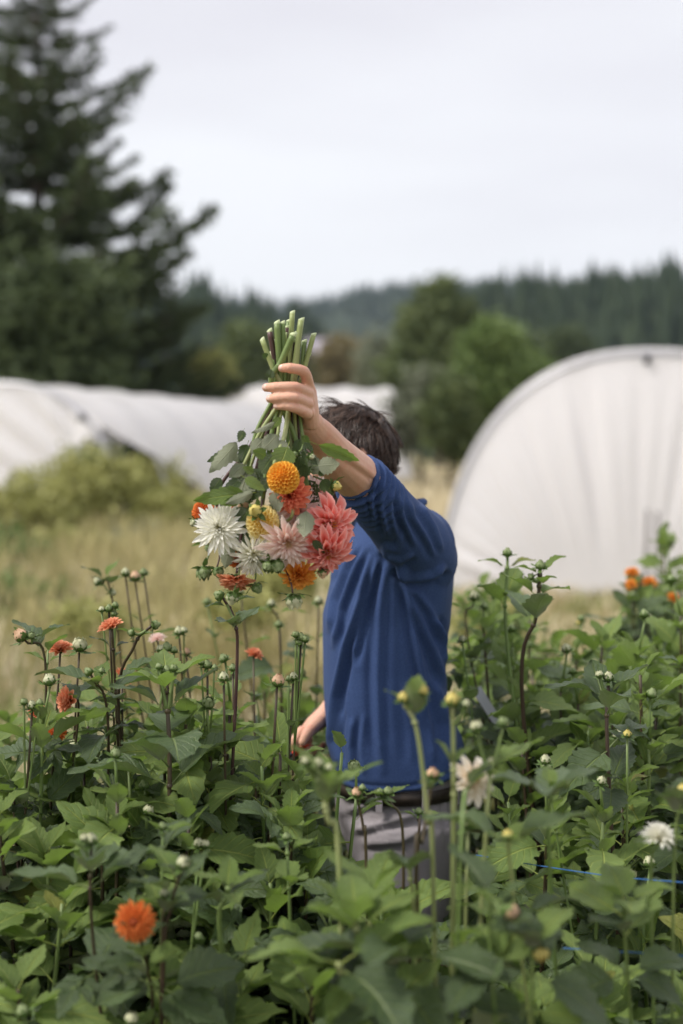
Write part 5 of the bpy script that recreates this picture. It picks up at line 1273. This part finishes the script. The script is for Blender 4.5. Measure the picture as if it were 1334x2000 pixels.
def bunch_leaf(t, b, e, w=.5, under=False, young=False, mi=0, roll=0.0):
    """leaf from base (px, py, Y) to tip (px, py, Y); width ratio w; shows its pale underside when under"""
    p, q = P(*b), P(*e); d = q - p; L = d.length; z = Vector((-roll, -1, .25)); 
    if under: z = -z
    me = (YOUNG if young else LEAF[1])[mi % 5]
    o = put('leaf', me, t, mat4(frame(d, z), p, (L / 1.05 * w / .54, L / 1.05, L / 1.05 * .7)))
    return o
H0 = 2.492
def hp(x, y, dY=0.): return (x, y, H0 + dY)
cut_dahlia('golden orange ball dahlia, the highest bloom in the bunch', (588, 626, 2.50), hp(567, 770, -.004), (553, 933), 2.400, 'ball_orange', size=.0275, facing=(-.12, -1, .12), mat='stem_pale', via=[(556, 850, 2.46), (536, 905, 2.43)], r=.0042,
           leaves=[((566, 862, 2.44), (542, 922, 2.42), .75, False, True, 1), ((523, 893, 2.44), (498, 880, 2.42), .7, False, True, 2)])
cut_dahlia('coral red dahlia with a dark heart just under the golden ball', (552, 632, 2.49), hp(557, 765, -.004), (566, 966), 2.445, 'coral', size=.039, facing=(-.05, -1, -.22), via=[(562, 860, 2.49)],
           leaves=[((604, 862, 2.42), (704, 901, 2.44), .30, False, True, 3, .6)])
cut_dahlia('pale pink dahlia half hidden below the coral red one', (583, 664, 2.505), hp(574, 775, .006), (578, 992), 2.485, 'pale_pink', size=.043, facing=(.1, -1, -.45), mat='stem_pale', via=[(578, 870, 2.50)],
           leaves=[((611, 910, 2.43), (664, 908, 2.43), .85, True, False, 2)])
cut_dahlia('pale pink dahlia at the right, behind the greenery under the forearm', (612, 655, 2.51), hp(580, 772, .012), (614, 962), 2.51, 'pale_pink', size=.034, facing=(.5, -.8, .1), mat='stem_pale', via=[(592, 860, 2.52)],
           buds=[(648, 947, 2.46, 'yellow', .020, (.7, -.3, -.2), (612, 930, 2.49))], leaves=[((622, 935, 2.47), (650, 962, 2.45), .6, False, False, 4), ((618, 930, 2.46), (640, 918, 2.45), .5, False, False, 1)])
cut_dahlia('soft yellow ball dahlia left of the middle of the bunch', (541, 632, 2.485), hp(548, 768, -.006), (513, 1020), 2.425, 'ball_yellow', size=.0285, facing=(.15, -1, -.15), via=[(530, 850, 2.47), (516, 950, 2.45)], r=.0042,
           buds=[(502, 1000, 2.405, 'yellow', .023, (-.2, -.8, .2), (513, 975, 2.43))], leaves=[((470, 928, 2.43), (518, 958, 2.41), .42, False, True, 0), ((492, 985, 2.44), (462, 1030, 2.43), .8, False, False, 3)])
cut_dahlia('white dahlia with notched petals, leftmost big bloom of the bunch', (513, 665, 2.48), hp(552, 772, -.010), (428, 1032), 2.435, 'white', size=.047, facing=(-.12, -1, .2), mat='stem_pale', via=[(505, 850, 2.47), (455, 960, 2.46)], squash=.9,
           leaves=[((500, 962, 2.43), (378, 974, 2.41), .30, False, True, 2, -.6), ((506, 956, 2.42), (440, 985, 2.41), .34, True, False, 1), ((474, 850, 2.45), (410, 926, 2.44), .42, True, False, 0)])
cut_dahlia('creamy white spiky dahlia hanging low in the middle', (527, 648, 2.495), hp(550, 776, .008), (496, 1082), 2.44, 'white_spiky', size=.047, facing=(-.1, -.75, -.55), mat='stem_purple', via=[(528, 880, 2.49), (512, 990, 2.48)], r=.0040,
           buds=[(497, 1140, 2.45, 'green', .020, (.5, -.2, -.8), (495, 1098, 2.46)), (540, 1096, 2.42, 'green', .024, (.2, -.6, -.8), (536, 1062, 2.45)), (527, 1098, 2.42, 'green', .020, (-.3, -.6, -.8), (534, 1062, 2.45))],
           leaves=[((486, 912, 2.46), (468, 972, 2.44), .85, True, False, 3), ((520, 850, 2.46), (490, 888, 2.45), .75, True, False, 2)])
cut_dahlia('blush pink dahlia with pointed petals seen from the side, low in the middle', (571, 612, 2.50), hp(562, 778, .010), (562, 1058), 2.415, 'blush', size=.056, facing=(.12, -.85, -.42), mat='stem_pale', via=[(570, 900, 2.49), (572, 1000, 2.44)], squash=.8,
           buds=[(572, 1160, 2.43, 'cream', .028, (.15, -.2, -1), (552, 1100, 2.44))], leaves=[((599, 986, 2.40), (594, 1052, 2.39), .55, True, False, 4)])
cut_dahlia('large coral pink dahlia with curling petals, upper one at the right', (572, 655, 2.47), hp(530, 750, -.016), (640, 1026), 2.455, 'big_coral', size=.060, facing=(.55, -.8, .05), mat='stem_green', via=[(575, 850, 2.49), (600, 950, 2.49)], r=.0046, spin=.6)
cut_dahlia('large coral pink dahlia, lower one at the right before the blue cloth', (602, 694, 2.51), hp(578, 780, .014), (636, 1074), 2.43, 'big_coral', size=.055, facing=(.25, -.75, -.6), mat='stem_purple', via=[(588, 880, 2.51), (606, 990, 2.49)], spin=2.1,
           buds=[(629, 1112, 2.43, 'peach', .017, (.1, -.2, -1), (618, 1080, 2.46))], leaves=[((606, 1050, 2.40), (634, 1080, 2.395), .5, False, False, 0)])
cut_dahlia('orange dahlia hanging lowest at the right of the bunch', (572, 668, 2.51), hp(568, 782, .016), (583, 1122), 2.445, 'orange', size=.034, facing=(.1, -.75, -.6), mat='stem_purple', via=[(576, 900, 2.51), (577, 1040, 2.49)],
           buds=[(575, 1088, 2.44, 'green', .013, (.5, -.3, -.6), (577, 1060, 2.47))])
cut_dahlia('peach dahlia seen from behind, lowest at the left of the bunch', (560, 640, 2.515), hp(546, 784, .016), (461, 1128), 2.45, 'peach', size=.032, facing=(-.1, -.45, -.9), mat='stem_purple', via=[(510, 900, 2.50), (476, 1020, 2.48)],
           buds=[(456, 1156, 2.43, 'cream', .024, (-.2, -.2, -1), (470, 1090, 2.45)), (424, 1108, 2.45, 'green', .020, (.3, -.3, -1), (428, 1050, 2.47))])
cut_dahlia('small red orange dahlia tucked above the lowest peach one', (548, 650, 2.51), hp(540, 782, .012), (464, 1094), 2.465, 'red_orange', size=.020, facing=(.2, -.7, -.6), mat='stem_purple', via=[(505, 900, 2.50), (478, 1010, 2.49)],
           leaves=[((452, 1052, 2.46), (440, 1110, 2.45), .62, True, False, 1)])
cut_dahlia('red orange dahlia mostly hidden behind the leftmost white bloom', (580, 650, 2.52), hp(538, 778, .018), (398, 1000), 2.50, 'red_orange', size=.030, facing=(-.5, -.7, .3), mat='stem_purple', via=[(490, 870, 2.51), (430, 950, 2.51)],
           buds=[(397, 1106, 2.47, 'green', .026, (.1, -.4, -.9), (412, 1062, 2.49)), (409, 1064, 2.47, 'green', .013, (-.2, -.3, -.8), (414, 1040, 2.49)), (384, 1016, 2.46, 'cream', .015, (-.5, -.3, -.5), (405, 1000, 2.48))],
           leaves=[((462, 880, 2.48), (404, 900, 2.47), .34, False, False, 3), ((436, 928, 2.47), (410, 962, 2.46), .55, False, False, 4), ((400, 1057, 2.48), (374, 1066, 2.47), .22, False, True, 1), ((478, 836, 2.47), (466, 862, 2.46), .7, False, False, 2)])
cut_dahlia('red orange dahlia behind the left leaves of the bunch', (564, 628, 2.52), hp(548, 770, .02), (448, 1006), 2.515, 'red_orange', size=.028, facing=(-.1, -.8, -.2), via=[(500, 880, 2.52)],
           leaves=[((546, 818, 2.45), (492, 850, 2.44), .26, True, False, 0, .5), ((478, 975, 2.42), (430, 985, 2.415), .4, False, True, 4)])
cut_dahlia('leafy dahlia stem without a bloom, its small dark leaves under the wrist', (594, 668, 2.515), hp(584, 778, .012), (600, 915), 2.47, None, 'green', .014, facing=(.2, -.4, -1), mat='stem_green', via=[(590, 850, 2.49)],
           leaves=[((588, 850, 2.47), (574, 892, 2.46), .5), ((590, 858, 2.46), (612, 892, 2.45), .55, False, False, 2), ((592, 872, 2.46), (582, 918, 2.45), .5, False, False, 3), ((596, 885, 2.455), (620, 908, 2.45), .5, False, False, 1), ((588, 845, 2.47), (604, 872, 2.46), .5, False, True, 2), ((598, 900, 2.455), (592, 940, 2.45), .5, False, False, 4)],
           buds=[(606, 890, 2.44, 'cream', .011, (.5, -.5, -.3), (596, 875, 2.46)), (580, 885, 2.45, 'green', .011, (-.5, -.5, -.3), (592, 868, 2.46))])
cut_dahlia('leafy dahlia stem with broad leaves at the left of the bunch', (536, 668, 2.50), hp(536, 772, .0), (470, 980), 2.46, None, 'peach', .022, facing=(.4, -.5, -.8), mat='stem_green', via=[(498, 850, 2.475)], r=.0040,
           leaves=[((522, 700, 2.47), (514, 690, 2.46), .9, False, False, 1), ((526, 742, 2.45), (530, 722, 2.445), .9, False, False, 3), ((482, 900, 2.455), (448, 935, 2.45), .7, True, False, 2), ((500, 925, 2.44), (474, 912, 2.43), .7, False, True, 3), ((478, 930, 2.44), (436, 962, 2.43), .55, False, False, 0), ((510, 935, 2.45), (492, 978, 2.44), .7, False, False, 1)])

for lab, top, hand, tip, Y, via, lv in [
    ('leafy dahlia stem with grey green leaves spread over the middle of the bunch', (556, 655, 2.505), hp(554, 770, .004), (536, 985), 2.45, [(540, 870, 2.46)],
     [((548, 842, 2.45), (512, 880, 2.44), .7, True, False, 1), ((545, 850, 2.45), (560, 900, 2.44), .6, True, False, 2), ((540, 880, 2.445), (508, 925, 2.43), .7, False, False, 3), ((538, 905, 2.44), (566, 940, 2.45), .6, False, False, 0), ((536, 930, 2.44), (500, 960, 2.43), .6, False, False, 2), ((535, 950, 2.43), (545, 1000, 2.43), .6, True, False, 4), ((552, 810, 2.46), (530, 838, 2.45), .6, False, True, 3)]),
    ('leafy dahlia stem with dull leaves behind the right hand blooms', (590, 690, 2.52), hp(574, 784, .020), (592, 1010), 2.51, [(584, 900, 2.52)],
     [((580, 900, 2.50), (556, 950, 2.50), .7, False, False, 0), ((584, 930, 2.50), (622, 985, 2.49), .6, False, False, 3), ((588, 960, 2.50), (540, 1040, 2.49), .6, False, False, 2), ((590, 1000, 2.50), (600, 1090, 2.48), .55, False, False, 1), ((586, 880, 2.49), (628, 930, 2.48), .55, True, False, 4), ((590, 1010, 2.50), (548, 1090, 2.49), .5, False, False, 0)]),
    ('leafy dahlia stem with drooping leaves behind the left hand blooms', (530, 690, 2.51), hp(540, 784, .016), (450, 1050), 2.51, [(500, 880, 2.505)],
     [((498, 885, 2.49), (450, 900, 2.48), .5, True, False, 0), ((490, 905, 2.49), (520, 960, 2.48), .6, False, False, 2), ((478, 940, 2.49), (425, 990, 2.48), .55, False, False, 3), ((470, 970, 2.49), (490, 1040, 2.48), .6, False, False, 1), ((460, 1010, 2.49), (420, 1060, 2.48), .5, False, False, 4), ((462, 1020, 2.49), (482, 1090, 2.47), .55, False, False, 0), ((486, 860, 2.48), (470, 905, 2.47), .6, False, False, 1)])]:
    cut_dahlia(lab, top, hand, tip, Y, None, 'green', .016, facing=(.1, -.4, -1), mat='stem_pale', via=via, leaves=lv)

# ================================================================== SMALL THINGS IN THE BED
MAT['twine'] = simple('blue twine', (.03, .11, .30), (.05, .16, .40), 200, .7, .2)
for lab, ps in [('blue twine strung between the plants at the right edge', [(930, 1670, 2.45), (1060, 1692, 2.38), (1200, 1712, 2.28), (1340, 1724, 2.15)]),
                ('lower blue twine in the shade at the lower right', [(1100, 1852, 2.10), (1180, 1857, 2.06), (1300, 1864, 2.0), (1345, 1868, 1.98)])]:
    p0 = P(*ps[0]); m = MB(); m.tube(curve_pts([P(*q) for q in ps], 8), .0010, 6)
    o = link('twine', m.mesh('twine', MAT['twine'], True, p0)); o.location = p0; tag(o, lab, 'twine')
MAT['tag'] = simple('white plastic', (.78, .78, .82), None, 1, .4, .4)
p0 = P(930, 1345, 3.3); q = P(962, 1395, 3.28); m = MB(); d = (q - p0).normalized(); sd = d.cross(Vector((0, -1, 0))).normalized()
foot = q + d * .25
vs = [p0 - sd * .012, p0 + sd * .012, foot + sd * .006, foot - sd * .006]; vs = vs + [v + Vector((0, .0015, 0)) for v in vs]
m.add(vs, [(0, 1, 2, 3), (7, 6, 5, 4), (0, 4, 5, 1), (1, 5, 6, 2), (2, 6, 7, 3), (3, 7, 4, 0)])
o = link('plant_tag', m.mesh('plant_tag', MAT['tag'], False, foot)); o.location = foot; tag(o, 'white plastic plant tag leaning among the leaves right of the shirt', 'plant tag')
# ================================================================== HAZE
n = N('haze'); pv = n.n('VolumePrincipled'); pv.inputs['Color'].default_value = (.66, .79, .97, 1); pv.inputs['Density'].default_value = .00018
pv.inputs['Anisotropy'].default_value = 0.0
n.t.links.new(pv.outputs[0], n.out.inputs['Volume'])
m = MB(); m.box((0, 1650, 84), (2600, 1720, 86))
hz = m.build('haze', n.m, None, False); hz['kind'] = 'stuff'; hz['label'] = 'pale haze in the air before the far hills'; hz['category'] = 'haze'
